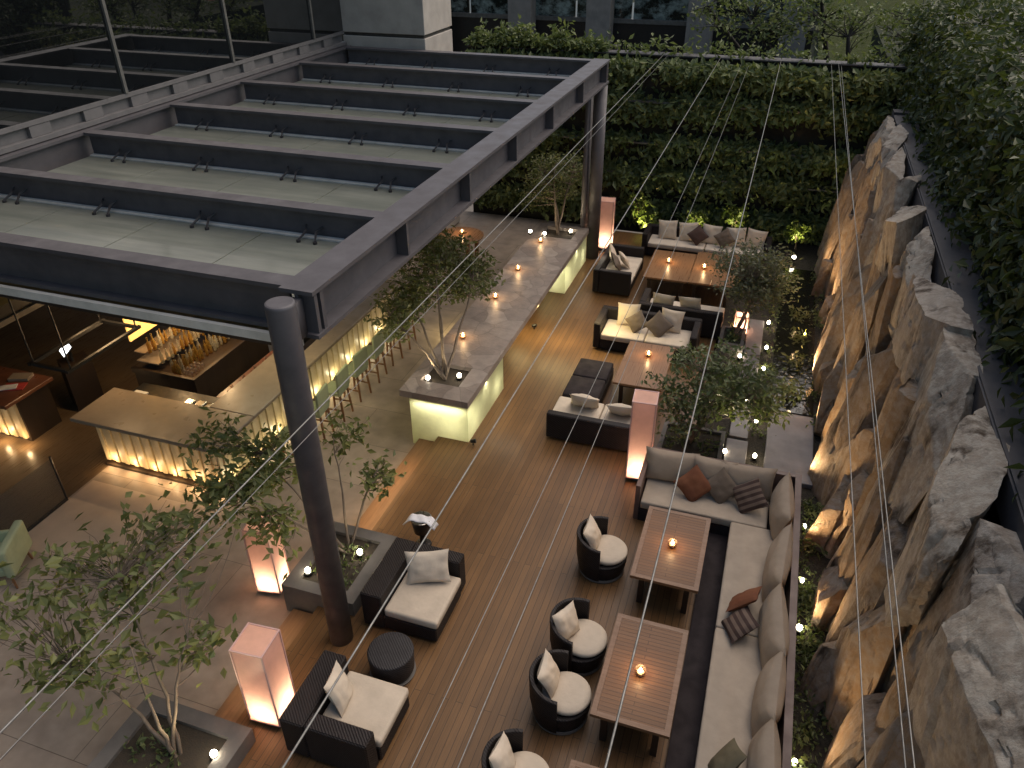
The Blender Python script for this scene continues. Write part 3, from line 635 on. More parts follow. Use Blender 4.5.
def tree(name, label, cat, base, stems, blobs, leaf, nleaf, lmat, bark='bark', r0=.05, seed=1, spread=.16, long=1.9, group=None):
    rn = random.Random(seed); t = thing(name, label, cat, base, 0, group); B = Vector(base)
    tb = MB(); pts = []
    for s_ in stems:
        ln = bez(Vector((rn.gauss(0, .03), rn.gauss(0, .03), 0)), Vector(s_)-B, 0, 9, .18, rn)
        tb.tube(ln, [r0*(1-.72*i/9) for i in range(10)], 7); pts += [(p, r0*(1-.72*i/9)) for i, p in enumerate(ln) if i > 2]
    lf = MB()
    for (c, r, n) in blobs:
        c = Vector(c)-B
        for _ in range(n):
            d = Vector((rn.gauss(0, 1), rn.gauss(0, 1), rn.gauss(0, 1))).normalized()*rn.random()**.45
            q = c+Vector((d.x*r[0], d.y*r[1], d.z*r[2]))
            p, rad = min(pts, key=lambda e: (e[0]-q).length+max(0, e[0].z-q.z)*.8)
            tw = bez(p, q, 0, 4, (q-p).length*.12, rn); tb.tube(tw, [min(rad*.55, .016)*(1-.75*i/4)+.002 for i in range(5)], 4, False)
            for _ in range(nleaf):
                u = rn.random(); o_ = tw[3].lerp(tw[4], u) if u < .6 else tw[4]
                leaf_faces(lf, o_+Vector((rn.gauss(0, 1), rn.gauss(0, 1), rn.gauss(0, .8)))*spread*.55, leaf*rn.uniform(.7, 1.2), rn, Vector((rn.gauss(0, .8), rn.gauss(0, .8), 1)), long)
    tb.build('trunk', bark, t, True); lf.build('crown', lmat, t); return t
tree('potted_tree', 'small multi-stemmed tree growing from the near end of the long bar', 'tree', (-5.5, 11.85, .86),
     [(-6.6, 11.9, 2.1), (-6.2, 13.3, 2.6), (-5.5, 13.5, 2.3), (-5.9, 12.6, 2.7), (-6.8, 13.2, 2.1)],
     [((-6.3, 13.6, 2.35), (.95, 1.35, .6), 130), ((-6.7, 12.3, 2.0), (.6, .9, .45), 50), ((-5.55, 13.9, 2.2), (.5, .9, .45), 40), ((-6.6, 14.6, 2.4), (.5, .7, .4), 35)], .065, 17, M['leafT'], r0=.035, seed=4)
tree('potted_tree', 'uplit airy tree growing from the far end of the long bar', 'tree', (-5.5, 20.0, .86),
     [(-6.2, 20.9, 2.2), (-5.4, 21.3, 2.4), (-5.8, 20.6, 2.5)], [((-5.85, 21.2, 2.2), (.95, .9, .7), 120), ((-6.3, 20.6, 1.9), (.5, .6, .5), 40)], .055, 15, M['leafT'], r0=.035, seed=8)
tree('potted_tree', 'broad leaved tree rising from the bottom left planter', 'tree', (-5.66, 3.85, .18),
     [(-5.75, 4.6, 1.45), (-7.0, 4.0, 1.1), (-6.7, 4.7, 2.0), (-6.2, 4.2, 1.6)],
     [((-6.9, 4.9, 1.9), (1.15, .85, .35), 58), ((-7.7, 4.4, 1.8), (1.0, .8, .4), 40), ((-6.5, 5.7, 2.1), (.9, .6, .3), 38), ((-6.5, 4.1, 1.3), (.65, .55, .35), 22), ((-5.65, 4.75, 1.2), (.25, .25, .3), 16), ((-7.3, 3.7, 1.2), (.6, .4, .4), 18), ((-6.9, 4.2, 1.5), (.8, .7, .3), 14)], .095, 5, M['leafB'], r0=.03, seed=12, spread=.26, long=1.75)
tree('potted_tree', 'leggy broad leaved tree in the planter behind the column', 'tree', (-5.4, 7.6, .18),
     [(-6.4, 7.4, 2.0), (-5.2, 8.5, 1.3), (-6.4, 6.6, 2.0), (-5.9, 8.4, 1.7)],
     [((-6.35, 7.3, 1.95), (.6, .7, .4), 52), ((-6.5, 6.5, 2.0), (.6, .4, .35), 40), ((-5.9, 6.6, 1.4), (.4, .4, .35), 24), ((-5.2, 8.55, 1.1), (.35, .45, .3), 18), ((-7.2, 7.3, 2.3), (.4, .4, .25), 18), ((-5.9, 8.7, 1.6), (.4, .5, .3), 14)], .075, 9, M['leafB'], r0=.026, seed=15, spread=.2, long=2.0)
tree('potted_tree', 'bushy grey green tree behind the cream corner sofa', 'tree', (-.68, 12.2, .16),
     [(-1.0, 12.2, 1.1), (-.3, 12.3, 1.3), (-.6, 12.5, 1.6), (.1, 12.4, 1.2)],
     [((-.45, 12.5, 1.5), (1.15, 1.0, .65), 150), ((.4, 12.7, 1.2), (.75, .8, .5), 75), ((-.75, 11.95, 1.0), (.55, .45, .4), 30)], .065, 12, M['leafD'], r0=.03, seed=18)
tree('potted_tree', 'small tree with glowing trunk beside the rear lounge set', 'tree', (-.22, 16.75, .14),
     [(-.5, 16.9, 1.0), (-.1, 17.2, 1.4), (.2, 17.2, 1.2)], [((-.05, 17.5, 1.6), (1.1, 1.0, .65), 150), ((.3, 17.4, 1.2), (.75, .75, .5), 65)], .06, 12, M['leafG'], r0=.03, seed=22)

# hedge
rnd = random.Random(33); b = MB(); cl = []
for _ in range(420):
    yy = rnd.uniform(3, 25.5); cl.append((Vector((3.2+abs(rnd.gauss(.1, .3)), yy, rnd.uniform(4.25, 6.3))), rnd.uniform(.35, .6)))
for _ in range(330):
    cl.append((Vector((rnd.uniform(3.3, 8.5), rnd.uniform(5, 27), rnd.uniform(5.6, 6.5))), rnd.uniform(.4, .7)))
for c, r in cl:
    for _ in range(85):
        d = Vector((rnd.gauss(0, 1), rnd.gauss(0, 1), rnd.gauss(0, 1))).normalized()
        if d.x > .6 or d.z < -.5: continue
        leaf_faces(b, c+d*r*rnd.uniform(.75, 1.08), rnd.uniform(.06, .125), rnd, d+Vector((rnd.gauss(0, .5), rnd.gauss(0, .5), .3)))
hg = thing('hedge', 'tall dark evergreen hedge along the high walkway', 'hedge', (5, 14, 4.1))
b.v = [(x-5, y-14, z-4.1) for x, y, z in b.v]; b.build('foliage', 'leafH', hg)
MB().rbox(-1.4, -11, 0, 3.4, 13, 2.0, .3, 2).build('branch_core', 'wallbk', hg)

# things beyond the garden wall
ob = thing('office_building', 'grey office block with square columns beyond the garden wall', 'building', (-8, 36, 0))
MB().box(-14, .4, -1, 8.6, 8, 4.25).build('base_wall', 'black', ob); MB().box(-14, .3, 4.25, 8.6, .75, 4.42).build('sill', 'ledge', ob)
for k in range(9):
    x = -14+k*2.52; MB().box(x, .5, 4.42, x+2.44, .56, 9).build('window', 'win', ob)
for x in (-4.3, -.75, 3.55, 7.3, -8.5): MB().box(x, -.5, -1, x+1.05, .29, 12).build('column', 'concrete', ob)
tree('garden_tree', 'bare limbed tree leaning over the lawn behind the wall', 'tree', (2.2, 30, -.1),
     [(-1.5, 28.5, 5.6), (.5, 29.2, 6.2), (3.5, 28.5, 5.6), (1.5, 28, 5.2), (4.5, 29.5, 6.0), (-3, 29, 5.8)],
     [((-.5, 28.8, 5.6), (3.2, 1.2, 1.0), 200), ((3.4, 28.8, 5.4), (1.8, 1.0, 1.0), 80)], .10, 9, M['leafI'], bark='barkd', r0=.2, seed=30, spread=.3)
for k, (x, y, h) in enumerate(((7.5, 33, 4.5), (11, 38, 5.2), (15, 44, 5.5), (5.8, 42, 4.2))):
    tree('garden_tree', ['round green bush tree right of the bare limbed tree', 'green tree on the lawn beneath the red roof', 'farthest green tree on the lawn', 'small tree in the middle of the lawn'][k], 'tree', (x, y, -.1),
         [(x-.6, y, h*.7), (x+.7, y+.3, h*.75), (x, y-.5, h*.8)], [((x, y, h*.72), (1.9, 1.6, h*.26), 150)], .11, 10, M['leafT'], bark='barkd', r0=.14, seed=40+k, spread=.5)
hs = thing('red_roof_house', 'low house with a red tiled roof in the far corner', 'house', (17.2, 50, 0))
MB().box(-4, -3, -1, 6, 4, 3.2).build('wall', 'concrete', hs); MB().add([(-4.5, -3.5, 3.2), (6.5, -3.5, 3.2), (6.5, 4.5, 3.2), (-4.5, 4.5, 3.2), (-2, .5, 5.3), (4, .5, 5.3)], [(0, 1, 5, 4), (1, 2, 5), (2, 3, 4, 5), (3, 0, 4), (0, 3, 2, 1)]).build('roof', surf('red_tile', (.32, .07, .045), (.2, .05, .03), .8, 5), hs)

# ================================================================== FURNITURE
def candle(p, label, w=1.9, s=1.25):
    t = thing('candle_holder', label, 'candle', p, 0, 'glass candle holders on the tables and bar')
    MB().lathe([(.045*s, 0), (.055*s, .02), (.062*s, .06), (.052*s, .11), (.048*s, .11), (.057*s, .06), (.05*s, .022), (.04*s, .008)], n=16).build('glass', 'cglass', t, True)
    MB().lathe([(.036*s, .01), (.036*s, .045)], n=12).build('wax', 'wax', t)
    MB().lathe([(.006, .047), (.016*s, .07), (.014*s, .09), (.002, .13)], n=8).build('flame', 'flame', t, True)
    lamp('POINT', Vector(p)+Vector((0, 0, .2)), w, WARM, .02); return t
# slatted tables with pedestal
def slat_table(name, label, x0, y0, x1, y1, z=.65, top='teak', frame='teakframe', group=None):
    t = thing(name, label, 'table', ((x0+x1)/2, (y0+y1)/2, 0), 0, group); hx, hy = (x1-x0)/2, (y1-y0)/2
    if top == 'teak':
        MB().box(-hx+.07, -hy+.07, z-.035, hx-.07, hy-.07, z-.003).build('slatted_top', 'teak', t)
        b = MB().box(-hx, -hy, z-.05, -hx+.068, hy, z).box(hx-.068, -hy, z-.05, hx, hy, z).box(-hx+.069, -hy, z-.05, hx-.069, -hy+.068, z-.001).box(-hx+.069, hy-.068, z-.05, hx-.069, hy, z-.001); b.build('frame', frame, t)
    else: MB().rbox(-hx, -hy, z-.05, hx, hy, z, .006, 1).build('tabletop', top, t)
    for sx in (-1, 1):
        for s_y in (-1, 1): MB().box(sx*(hx-.16)-.04, s_y*(hy-.16)-.04, 0, sx*(hx-.16)+.04, s_y*(hy-.16)+.04, z-.052).build('leg', 'darkwood', t)
    MB().box(-hx+.1, -hy+.1, z-.14, hx-.1, hy-.1, z-.054).build('apron', 'darkwood', t); return t
slat_table('slatted_table', 'slatted wooden table with candle facing the middle of the cream sofa', -1.0, 5.70, -.04, 7.33)
slat_table('slatted_table', 'slatted wooden table with candle at the sofa corner', -.99, 8.07, -.01, 9.66)
slat_table('slatted_table', 'slatted wooden table cut off by the bottom edge', -1.06, 3.4, -.1, 5.07)
slat_table('lounge_table', 'brown wooden table touching the leftmost rear sofa, with a candle', -2.75, 18.42, -1.60, 20.3, top='tabwood')
slat_table('lounge_table', 'brown wooden table with candle half under the grey green tree', -1.59, 18.44, -.46, 20.5, top='tabwood')
slat_table('lounge_table', 'single brown wooden table between two facing dark sofas', -2.37, 13.15, -1.38, 14.95, top='tabwood')
candle((-.53, 6.45, .65), 'glowing glass candle on the near slatted table'); candle((-.5, 8.85, .65), 'glowing glass candle on the slatted table at the sofa corner')
candle((-2.25, 19.5, .65), 'candle on the left one of the joined rear tables'); candle((-1.3, 19.4, .65), 'candle on the joined rear table nearest the tree')
candle((-1.87, 14.4, .65), 'candle on the single table between dark sofas'); candle((-8.5, 20.2, .46), 'candle on the round wooden table')
for yy, l in ((19.1, 'farthest candle along the slate bar top'), (17.15, 'third candle along the slate bar top from the near tree'), (15.45, 'second candle along the slate bar top from the near tree'), (13.4, 'candle on the slate bar top closest to the near tree')): candle((-5.72, yy, .95), l)

# round wicker chairs
rc = thing('tub_chair', '', 'chair', (0, 0, 0), 0, 'round wicker tub chairs facing the sofa')
b = MB(); n = 40; A0, A1 = R(88), R(272); prof = []
for i in range(n+1):
    a = A0+(A1-A0)*i/n; e = min(i, n-i)/n; zt = .70+.04*sin(pi*i/n)
    for (r, z) in ((.36, .05), (.405, .35), (.415, zt-.02), (.405, zt), (.365, zt), (.355, zt-.02), (.34, .3), (.31, .05)): prof.append((r*cos(a), r*sin(a), z))
fs = []
for i in range(n):
    for j in range(8): fs.append((i*8+j, i*8+(j+1) % 8, (i+1)*8+(j+1) % 8, (i+1)*8+j))
fs += [tuple(range(8)), tuple(n*8+j for j in range(8))[::-1]]
b.add(prof, fs).build('backrest', 'wicker', rc)
MB().lathe([(.33, .05), (.365, .2), (.37, .33), (.35, .34)], (.015, 0, 0), 36).build('seat_base', 'wicker', rc, False)
MB().lathe([(.35, 0), (.36, .02), (.35, .05)], n=36).build('base_ring', 'planter', rc)
MB().lathe([(.26, .342), (.30, .355), (.315, .385), (.315, .41), (.295, .435), (.2, .448), (.05, .45)], (.07, 0, 0), 36).build('seat_cushion', 'cush', rc, True)
chairs = [(-1.46, 8.72, 4, 'round wicker tub chair by the corner slatted table'), (-1.38, 6.98, -3, 'upper of the two tub chairs at the near slatted table'), (-1.38, 6.06, 5, 'lower of the two tub chairs at the near slatted table'), (-1.55, 4.82, 12, 'round tub chair cut off by the bottom edge')]
for k, (x, y, a, l) in enumerate(chairs):
    o = rc if k == 0 else dup(rc, (0, 0, 0)); o.location = (x-.07, y, 0); o.rotation_euler = (0, 0, R(a)); o['label'] = l
    pl = pillow(.46, .44, .17, 'pil', 'throw_pillow', None, 60+k); a_ = R(a); lean(pl, (x-.07-.19*cos(a_)+.01, y-.19*sin(a_)+(.02, -.05, .04, .02)[k], .645), a+(-6, -20, -4, -10)[k], 24, (4, -6, 5, -14)[k])
    tag(pl, 'white throw pillow in the ' + l, 'pillow', 'white pillows in the tub chairs')

# the two dark wicker armchairs
def armchair(label, x0, y0, x1, y1, near, loc, group):
    t = thing('armchair', label, 'armchair', loc, 0, group); X, Y = loc[0], loc[1]; z = .68; th = .33; tb_ = .23
    MB().rbox(x0-X, y0-Y, .04, x0+th-X, y1-Y, z, .02, 1).build('side_panel', 'wicker', t)
    if near: MB().rbox(x0+th+.003-X, y0-Y, .04, x1-X-.02, y0+tb_-Y, z-.002, .02, 1).build('backrest', 'wicker', t); sy0, sy1 = y0+tb_+.004, y1
    else: MB().rbox(x0+th+.003-X, y1-tb_-Y, .04, x1-X-.02, y1-Y, z-.002, .02, 1).build('backrest', 'wicker', t); sy0, sy1 = y0, y1-tb_-.004
    MB().rbox(x0+th+.003-X, sy0-Y+.02, .04, x1-X, sy1-Y-.02, .29, .015, 1).build('seat_base', 'wicker', t)
    MB().rbox(x0+th+.015-X, sy0-Y+.02, .292, x1-X+.02, sy1-Y-.02, .43, .045, 3).build('seat_cushion', 'cush', t, True); return t
armchair('dark wicker armchair with white cushion beside the grey planter', -4.55, 6.5, -3.4, 7.7, False, (-3.97, 7.1, 0), 'dark wicker armchairs')
armchair('dark wicker armchair with white cushion beside the tall pink lantern', -4.52, 4.42, -3.33, 5.5, True, (-3.9, 4.95, 0), 'dark wicker armchairs')
o = pillow(.50, .66, .18, 'pil', 'throw_pillow', None, 71); lean(o, (-3.84, 7.28, .66), -72, 30, 4); tag(o, 'white pillow leaning in the armchair by the planter', 'pillow')
o = pillow(.52, .46, .17, 'pil', 'throw_pillow', None, 72); lean(o, (-4.05, 5.05, .64), 14, 22, -8); tag(o, 'white pillow leaning in the armchair by the tall lantern', 'pillow')
pf = thing('side_table', 'round dark woven side table between the armchairs', 'side table', (-3.8, 5.93, 0))
MB().lathe([(.27, .03), (.30, .1), (.315, .4), (.31, .42), (.28, .425)], n=36).build('drum', 'wicker2', pf, True); MB().lathe([(.31, 0), (.315, .03)], n=36).build('base_ring', 'planter', pf)
wc = thing('wine_bucket', 'dark bucket on a stand by the armchair', 'bucket', (-4.42, 8.3, 0))
MB().lathe([(.14, 0), (.12, .03), (.05, .06), (.05, .25), (.13, .3), (.165, .55), (.16, .56), (.15, .54)], n=24).build('bucket', 'black', wc, True); MB().lathe([(.165, .552), (.17, .57), (.16, .575)], n=24).build('rim', 'chrome', wc)
vs = []; n = 14
for i in range(n+1):
    for j in range(6):
        u = -1+2*i/n; v = -1+2*j/5; x = u*.27; z = .587-.25*max(0, abs(u)-.62)*1.4+.012*sin(u*9+v*2); vs.append((x, v*.085+.02*u, z))
fs = [(i*6+j, (i+1)*6+j, (i+1)*6+j+1, i*6+j+1) for i in range(n) for j in range(5)]
o = MB().add(vs, fs).build('folded_cloth', 'white', None, True); o.location = (-4.42, 8.27, 0); sm = o.modifiers.new('thick', 'SOLIDIFY'); sm.thickness = .012; tag(o, 'white folded cloth draped over the dark bucket', 'cloth')

# cream corner sofa
cs = thing('corner_sofa', 'long cream l-shaped corner sofa facing the slatted tables', 'sofa', (.6, 7, 0))
def CS(b): b.v = [(x-.6, y-7, z) for x, y, z in b.v]; return b
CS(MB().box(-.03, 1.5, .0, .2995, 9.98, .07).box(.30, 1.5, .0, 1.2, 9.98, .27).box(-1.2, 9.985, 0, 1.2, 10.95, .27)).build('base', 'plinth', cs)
CS(MB().box(1.203, 1.5, 0, 1.30, 11.05, .80).box(-1.2, 10.955, 0, 1.2, 11.05, .798).box(-1.28, 10.0, 0, -1.205, 11.05, .72)).build('frame', 'sofawood', cs)
CS(MB().rbox(-1.18, 9.98, .272, .86, 10.94, .42, .03, 2)).build('seat_cushion', 'seatlong', cs, True)
for (ya, yb) in ((7.74, 9.965), (4.6, 7.725), (1.6, 4.585)): CS(MB().rbox(.30, ya, .272, 1.19, yb, .42, .03, 2)).build('seat_cushion', 'seatlong', cs, True)
def backcush(c, w, h, t, facing, tilt, seed):
    o = pillow(w, h, t, 'beige', 'back_cushion', cs, seed, wr=.35); lean(o, Vector(c)-Vector((.6, 7, 0)), facing, tilt, 90); return o
for k, yy in enumerate((10.25, 8.95, 7.68, 6.62, 5.55, 4.45)):
    backcush((1.03, yy, .68), (1.2, 1.34, 1.28, 1.1, 1.2, 1.2)[k], .6, .32, 180+(3, -4, 5, -3, 4, 2)[k], 15, 80+k)
for k, x in enumerate((-.82, -.12, .45)): backcush((x, 10.75, .68), (.92, .78, .92)[k], .6, .32, 270+(4, -3, 4)[k], 16, 90+k)
def thr(mat, loc, facing, tilt, spin, label, sz=.46, seed=0, t=.15):
    o = pillow(sz, sz, t, mat, 'throw_pillow', None, seed or int(abs(loc[0]*100+loc[1]*10))); lean(o, loc, facing, tilt, spin); return tag(o, label, 'pillow')
thr('rust', (-.38, 10.42, .64), 278, 34, 42, 'rust orange pillow on the short arm of the cream sofa', .5)
thr('taupe', (.06, 10.5, .65), 268, 32, 48, 'plain taupe pillow between the rust and striped pillows', .48)
thr('stripe', (.52, 10.38, .66), 250, 36, 42, 'dark brown striped pillow in the sofa corner', .5)
thr('rust', (.62, 8.16, .62), 150, 42, 30, 'brown pillow half way along the long side of the cream sofa', .5)
thr('stripe', (.60, 7.74, .57), 190, 54, 18, 'dark striped pillow lying against the brown one', .46)
thr('olive', (.62, 5.62, .62), 170, 38, 44, 'olive pillow at the bottom end of the cream sofa', .48)

# dark wicker sofas of the rear groups: local frame, seat faces -Y
def sofa(label, c, w, facing, n, depth=.95, arms=(1, 1), h=.68, cush=True, cm='pil'):
    t = thing('wicker_sofa', label, 'sofa', c, R(facing+90), 'dark wicker sofas of the rear lounges'); hw = w/2; th = .16
    MB().rbox(-hw, depth/2-th, .04, hw, depth/2, h, .02, 1).build('backrest', 'wicker', t)
    for s_, a in ((-1, arms[0]), (1, arms[1])):
        if a: MB().rbox(min(s_*hw, s_*(hw-th)), -depth/2, .04, max(s_*hw, s_*(hw-th)), depth/2-th-.003, h-.002, .02, 1).build('armrest', 'wicker', t)
    xa, xb = -hw+(th+.004)*arms[0], hw-(th+.004)*arms[1]
    MB().rbox(xa, -depth/2+.02, .04, xb, depth/2-th-.004, .28, .01, 1).build('seat_base', 'wicker', t)
    for k in range(n):
        q0 = xa+(xb-xa)*k/n+.008; q1 = xa+(xb-xa)*(k+1)/n-.008
        MB().rbox(q0, -depth/2+.0, .282, q1, depth/2-th-.01, .42, .04, 3).build('seat_cushion', cm if cush else 'plinth', t, True)
    return t
sofa('dark wicker sofa side-on beside the pink lantern, facing the joined tables', (-3.55, 19.35, 0), 1.95, 0, 1, 1.0, (1, 1))
sofa('dark wicker sofa against the living wall', (-1.5, 21.75, 0), 3.6, 270, 2, .9, (1, 1))
sofa('dark wicker sofa seen from behind below the joined tables', (-1.55, 17.25, 0), 2.0, 90, 2, .95, (0, 1))
sofa('dark wicker loveseat with white seat facing the single table', (-2.15, 15.95, 0), 2.35, 270, 2, 1.0, (1, 1))
sofa('low dark sofa seen from behind next to the tall lantern', (-2.4, 12.2, 0), 1.9, 90, 2, .95, (0, 0), .6)
ot = thing('ottoman', 'dark cushioned bench beside the single wooden table', 'bench', (-2.95, 13.75, 0)); MB().rbox(-.38, -1.0, .04, .38, .55, .3, .02, 1).build('base', 'wicker', ot); MB().rbox(-.37, -.99, .302, .37, -.22, .42, .04, 2).build('cushion', 'plinth', ot, True); MB().rbox(-.37, -.2, .302, .37, .54, .42, .04, 2).build('cushion', 'plinth', ot, True)
thr('pil', (-3.78, 19.55, .66), 6, 18, 36, 'white pillow in the side-on sofa by the lantern', .5); thr('taupe', (-3.6, 19.15, .64), 12, 30, 40, 'brown pillow leaning on the white one in the side-on sofa', .46); thr('pil', (-3.42, 19.35, .64), 30, 30, 8, 'small pale pillow at the front of the side-on sofa', .42)
for k, (x, mt, sp, l) in enumerate(((-2.65, 'pil', 4, 'large white pillow at the left end of the sofa by the living wall'), (-2.05, 'pil', 6, 'white pillow behind the dark diamond pillow'), (-1.75, 'dkpil', 44, 'dark brown diamond pillow on the sofa by the living wall'), (-1.4, 'pil', -4, 'white pillow right of the dark diamond pillow'), (-1.0, 'taupe', 38, 'taupe pillow tilted on the sofa by the living wall'), (-.7, 'pil', 5, 'white pillow fourth along the sofa by the living wall'), (-.15, 'pil', -6, 'white pillow at the tree end of the sofa by the living wall'))):
    thr(mt, (x, 21.83-(.2 if sp > 20 else 0), .68), 270, 16 if sp < 20 else 26, sp, l, .56 if sp < 20 else .46, 200+k)
thr('pil', (-2.0, 17.1, .64), 90, 18, 4, 'pale pillow poking above the sofa below the joined tables', .55, 211); thr('pil', (-1.35, 17.15, .63), 84, 20, -6, 'second pale pillow above the sofa below the joined tables, nearer the tree', .55, 212)
thr('pil', (-2.65, 16.12, .68), 270, 18, 3, 'white pillow at the deck end of the white-seated loveseat', .54, 213); thr('pil', (-1.65, 16.12, .68), 270, 18, -4, 'white pillow at the tree end of the white-seated loveseat', .54, 214)
thr('taupe', (-2.4, 15.9, .63), 262, 34, 42, 'grey brown pillow left of centre on the white-seated loveseat', .44, 215); thr('taupe', (-1.9, 15.88, .64), 280, 34, 46, 'grey brown pillow right of centre on the white-seated loveseat', .5, 216)
thr('pil', (-2.75, 12.38, .58), 90, 40, 6, 'white pillow on the low sofa next to the tall lantern', .6, 217, .2); thr('pil', (-2.0, 12.35, .56), 95, 44, -5, 'white pillow half hidden by the tall lantern', .56, 218, .2)

# ------------------------------------------------------------------ lanterns
def lantern(label, p, w, h, rz, watts, zl=.35):
    t = thing('floor_lantern', label, 'lantern', p, R(rz), 'tall glowing fabric lanterns')
    MB().lathe([(w*.42, 0), (w*.44, .02), (w*.44, .06), (w*.4, .075)], n=24).build('foot', 'ledge', t)
    hw = w/2; z0, z1 = .085, h; b = MB(); P_ = [(-hw, -hw), (hw, -hw), (hw, hw), (-hw, hw)]
    for k in range(4): (ax, ay), (bx_, by_) = P_[k], P_[(k+1) % 4]; b.add([(ax, ay, z0), (bx_, by_, z0), (bx_, by_, z1), (ax, ay, z1)], [(0, 1, 2, 3)])
    b.add([(-hw, -hw, z1), (hw, -hw, z1), (hw, hw, z1), (-hw, hw, z1)], [(0, 1, 2, 3)]); b.build('shade', 'lantern', t)
    b = MB()
    for (ax, ay) in P_: b.box(ax*.97-.006, ay*.97-.006, .08, ax*.97+.006, ay*.97+.006, h-.01)
    e = MB(); q = .009
    for (ax, ay) in P_: e.box(ax-q, ay-q, z0, ax+q, ay+q, z1-q)
    for sg in (-1, 1): e.box(-hw+q, sg*hw-q, z1-q, hw-q, sg*hw+q, z1+q); e.box(sg*hw-q, -hw-q, z1-q, sg*hw+q, hw+q, z1+q+.001); e.box(-hw+q, sg*hw-q, z0-q, hw-q, sg*hw+q, z0+q); e.box(sg*hw-q, -hw+q, z0-q, sg*hw+q, hw-q, z0+q)
    e.build('edge_trim', 'trim', t)
    b.box(-hw*.97, -hw*.97, .076, hw*.97, hw*.97, .084); b.build('frame', 'ledge', t)
    o = MB().lathe([(.005, .0), (.03, .02), (.035, .06), (.01, .1)], n=12).build('bulb', 'bulb', t, True); o.location = (0, 0, zl-.16)
    c, s_ = cos(R(rz)), sin(R(rz))
    lamp('POINT', Vector(p)+Vector((0, 0, zl*.8)), watts*1.05, (1, .70, .44), .06)
lantern('tall pink fabric lantern glowing between the two planters', (-4.98, 4.85, -.0), .42, 1.42, 4, 9, .32)
lantern('tall peach lantern standing at the end of the cream sofa', (-1.42, 11.16, 0), .40, 1.72, 4, 10, .35)
lantern('pink lantern beyond the far pergola column', (-4.42, 21.5, 0), .40, 1.5, 4, 9, .35)
lantern('pink lantern half hidden by leaves left of the column', (-6.42, 6.95, -.3), .38, 1.35, 10, 8, .3)
lantern('short bright lantern behind the small tree with glowing trunk', (-.12, 17.5, -.12), .3, .52, 6, 9, .24)  # added glowing box in place of a planter or wall face that is only lit

# ------------------------------------------------------------------ small bulbs
for k, (p_, l_, w, tg) in enumerate((
  ((-5.22, 11.95, .86), 'round bulb at the deck side of the near tree pit', 14, (-5.6, 12.2, 3)), ((-5.78, 11.68, .86), 'round bulb at the near left corner of the tree pit', 14, (-6, 12.3, 3)),
  ((-5.8, 19.75, .86), 'round bulb at the near side of the far tree pit', 6, (-6, 21, 3)), ((-5.15, 20.15, .86), 'round bulb at the deck side of the far tree pit', 6, (-5.6, 21, 3)),
  ((-5.15, 7.55, .2), 'round bulb glowing in the planter behind the armchair', 6, (-5.4, 8, 2)), ((-5.72, 6.95, .2), 'round bulb in the planter left of the column', 8, (-6, 7, 2.4)),
  ((-5.2, 3.98, .2), 'bright starry bulb in the bottom left planter', 18, (-6.2, 4.5, 2.2)))):
    groundlight(p_, l_, w, (1, .82, .5), tg, 120, .95, group='round bulbs in the tree pits')
for k, (x, yy) in enumerate(((.52, 18.1), (.54, 16.8), (.53, 15.78), (.52, 13.65), (.02, 12.42), (.57, 12.45), (-.02, 16.2), (.26, 14.35))):
    groundlight((x, yy, -.1), ['path light by the water farthest from the sofa', 'path light by the water next to the short bright lantern', 'third path light along the water from the far end', 'path light near the big flat paver', 'bulb close behind the cream sofa under the bushy tree', 'path light between the big paver and the sofa corner', 'path light at the foot of the glowing tree', 'path light showing between the leaves of the bushy tree'][k], (.8 if k != 4 else 26), (1, .8, .5), None if k != 4 else (-.5, 12.4, 2), 150, .8)
for k, (x, yy) in enumerate(((1.47, 8.47), (1.49, 9.44), (1.5, 10.72), (1.46, 6.3))):
    groundlight((x, yy, -.1), ['bright bulb in the gap between sofa back and rocks, middle one', 'small bulb behind the sofa back, second from its corner', 'small bulb behind the sofa corner', 'bulb behind the sofa back at the bottom edge'][k], 0, s=(1, .6, .6, .8)[k])
for k, (x, yy) in enumerate(((.98, 22.3), (-6.9, 21.9))):
    groundlight((x, yy, 0), ['bright bulb at the foot of the living wall near the rocks', 'bulb at the foot of the living wall beyond the round table'][k], 3, (1, .85, .45), (x, 24, 1.5), 110, 1.2)
ROCKW = (30, 40, 52, 62, 76, 100, 125, 145, 145, 105)
# warm wall washers hidden at the foot of the rocks
for k, yy in enumerate((4.2, 6.4, 8.45, 10.3, 12.2, 14, 15.8, 17.6, 19.3, 21)):
    lamp('SPOT', (1.36, yy, .05), ROCKW[k], AMBER, .04, (2.25, yy+.15, 3.9), 120, 1)
# lime plants lit from below at the foot of the living wall
rnd = random.Random(77)
for k, (x, yy) in enumerate(((-3.75, 23.5), (-3.5, 23.3), (-2.0, 23.3), (-.85, 23.4), (1.0, 23.2))):
    t = thing('lit_shrub', ['lime shrub lit from below right of the far lantern', 'small lime shrub low beside the far lantern', 'lime shrub glowing behind the sofa pillows', 'taller lime shrub behind the sofa near the tree', 'lime shrub glowing beside the bright bulb near the rocks'][k], 'shrub', (x, yy, 0), 0, 'uplit shrubs at the living wall')
    b = MB(); h = (1.0, .5, .75, 1.0, .75)[k]
    for _ in range(140): leaf_faces(b, Vector((rnd.gauss(0, .2), rnd.gauss(0, .13), h*rnd.uniform(.45, 1.05))), rnd.uniform(.06, .11), rnd)
    b.build('foliage', 'leafY', t)
    b = MB()
    for _ in range(5): b.tube([(rnd.gauss(0, .02), rnd.gauss(0, .02), 0), (rnd.gauss(0, .1), rnd.gauss(0, .1), h*.85)], [.012, .005], 5)
    b.build('stem', 'bark', t); lamp('SPOT', (x, yy-.45, .05), 45, (1, .9, .45), .03, (x, yy, h), 60)
b = MB()
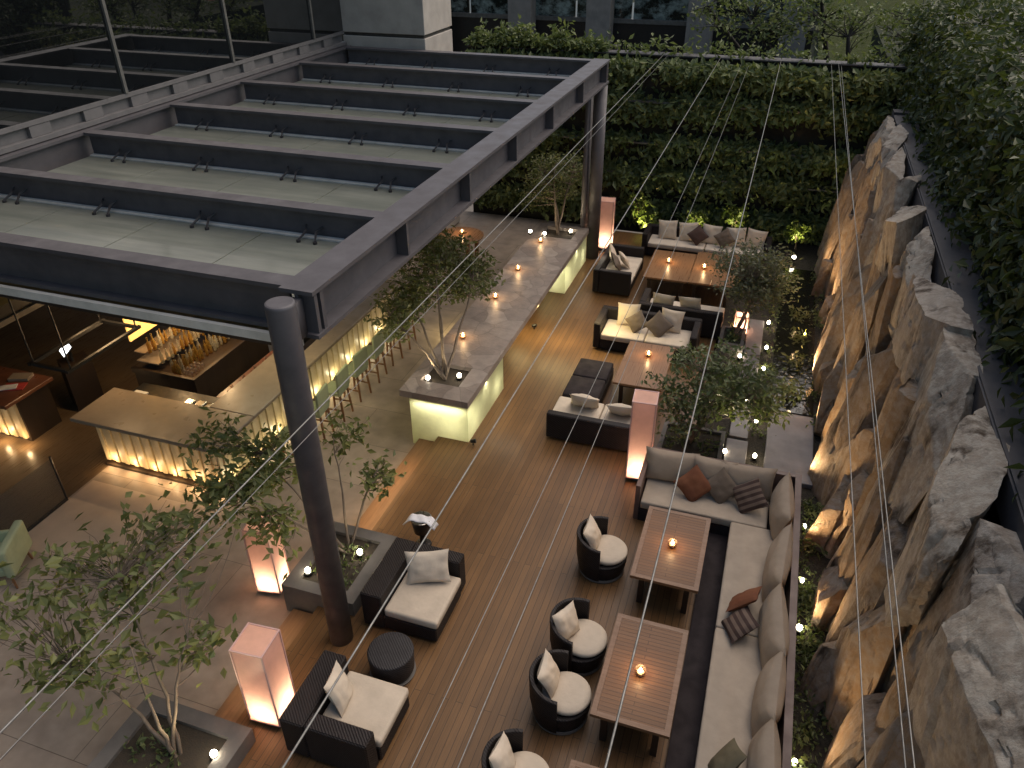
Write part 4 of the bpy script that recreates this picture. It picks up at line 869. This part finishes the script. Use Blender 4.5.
for _ in range(210):
    if rnd.random() < .55: cx, cy_ = rnd.uniform(1.38, 1.75), rnd.uniform(3, 11.5)
    else: cx, cy_ = rnd.choice((rnd.uniform(.44, .7), rnd.uniform(-.5, .0), rnd.uniform(1.62, 1.8))), rnd.uniform(12.8, 22.5)
    for _ in range(22): leaf_faces(b, Vector((cx+rnd.gauss(0, .1), cy_+rnd.gauss(0, .1), -.1+abs(rnd.gauss(0, .09)))), rnd.uniform(.03, .06), rnd)
tag(b.build('ground_cover', 'leafI'), 'low ground cover planting between the seating and the rock wall', 'ground cover', kind='stuff')
# added amber lit tufts and lamps standing in for gold reflections on the water
for k, yy in enumerate((14.9, 16.3, 17.5, 18.7)):
    t = thing('water_plant', ['amber lit water plant nearest the big paver', 'second amber lit water plant from the big paver', 'third amber lit water plant from the big paver', 'farthest amber lit water plant in the channel'][k], 'plant', (1.2, yy, -.085), 0, 'amber lit plants in the water channel')
    b = MB()
    for _ in range(60 if k else 110): leaf_faces(b, Vector((rnd.gauss(0, .13), rnd.gauss(0, .16), abs(rnd.gauss(.12, .08)))), .06, rnd, long=2.6)
    b.build('foliage', 'leafT', t); lamp('POINT', (1.2, yy, .35), 1.0, AMBER, .03)

# ------------------------------------------------------------------ cables over the terrace
for k, (x, x2, z, r) in enumerate(((-3.62, -3.62, 5.02, .0075), (-3.5, -3.5, 5.0, .0035), (-1.98, -1.98, 5.02, .0075), (-.32, -.32, 5.02, .0075), (1.2, 1.28, 5.02, .005), (1.28, 1.22, 4.98, .005), (1.02, 1.02, 5.0, .0045), (-1.36, -1.36, 4.95, .0035), (-1.16, -1.12, 4.9, .0035))):
    b = MB(); pts = [Vector((x2+(x-x2)*i/16, -2+26.3*i/16, z-.12*(1-(2*i/16-1)**2)*(.3 if k < 7 else 1.2))) for i in range(17)]; b.tube(pts, [r]*17, 6)
    tag(b.build('overhead_cable', 'wire', None, True), ['thick cable crossing the front column', 'thin cable just below the thick one at the column', 'thick cable passing over both armchairs', 'thick cable passing over the slatted tables', 'left one of the close pair of cables before the rocks', 'right one of the close pair of cables before the rocks', 'single thin cable left of the pair before the rocks', 'thin slack cable over the middle of the deck', 'second thin slack cable over the deck, nearer the tub chairs'][k], 'cable', 'steel cables strung along the terrace')
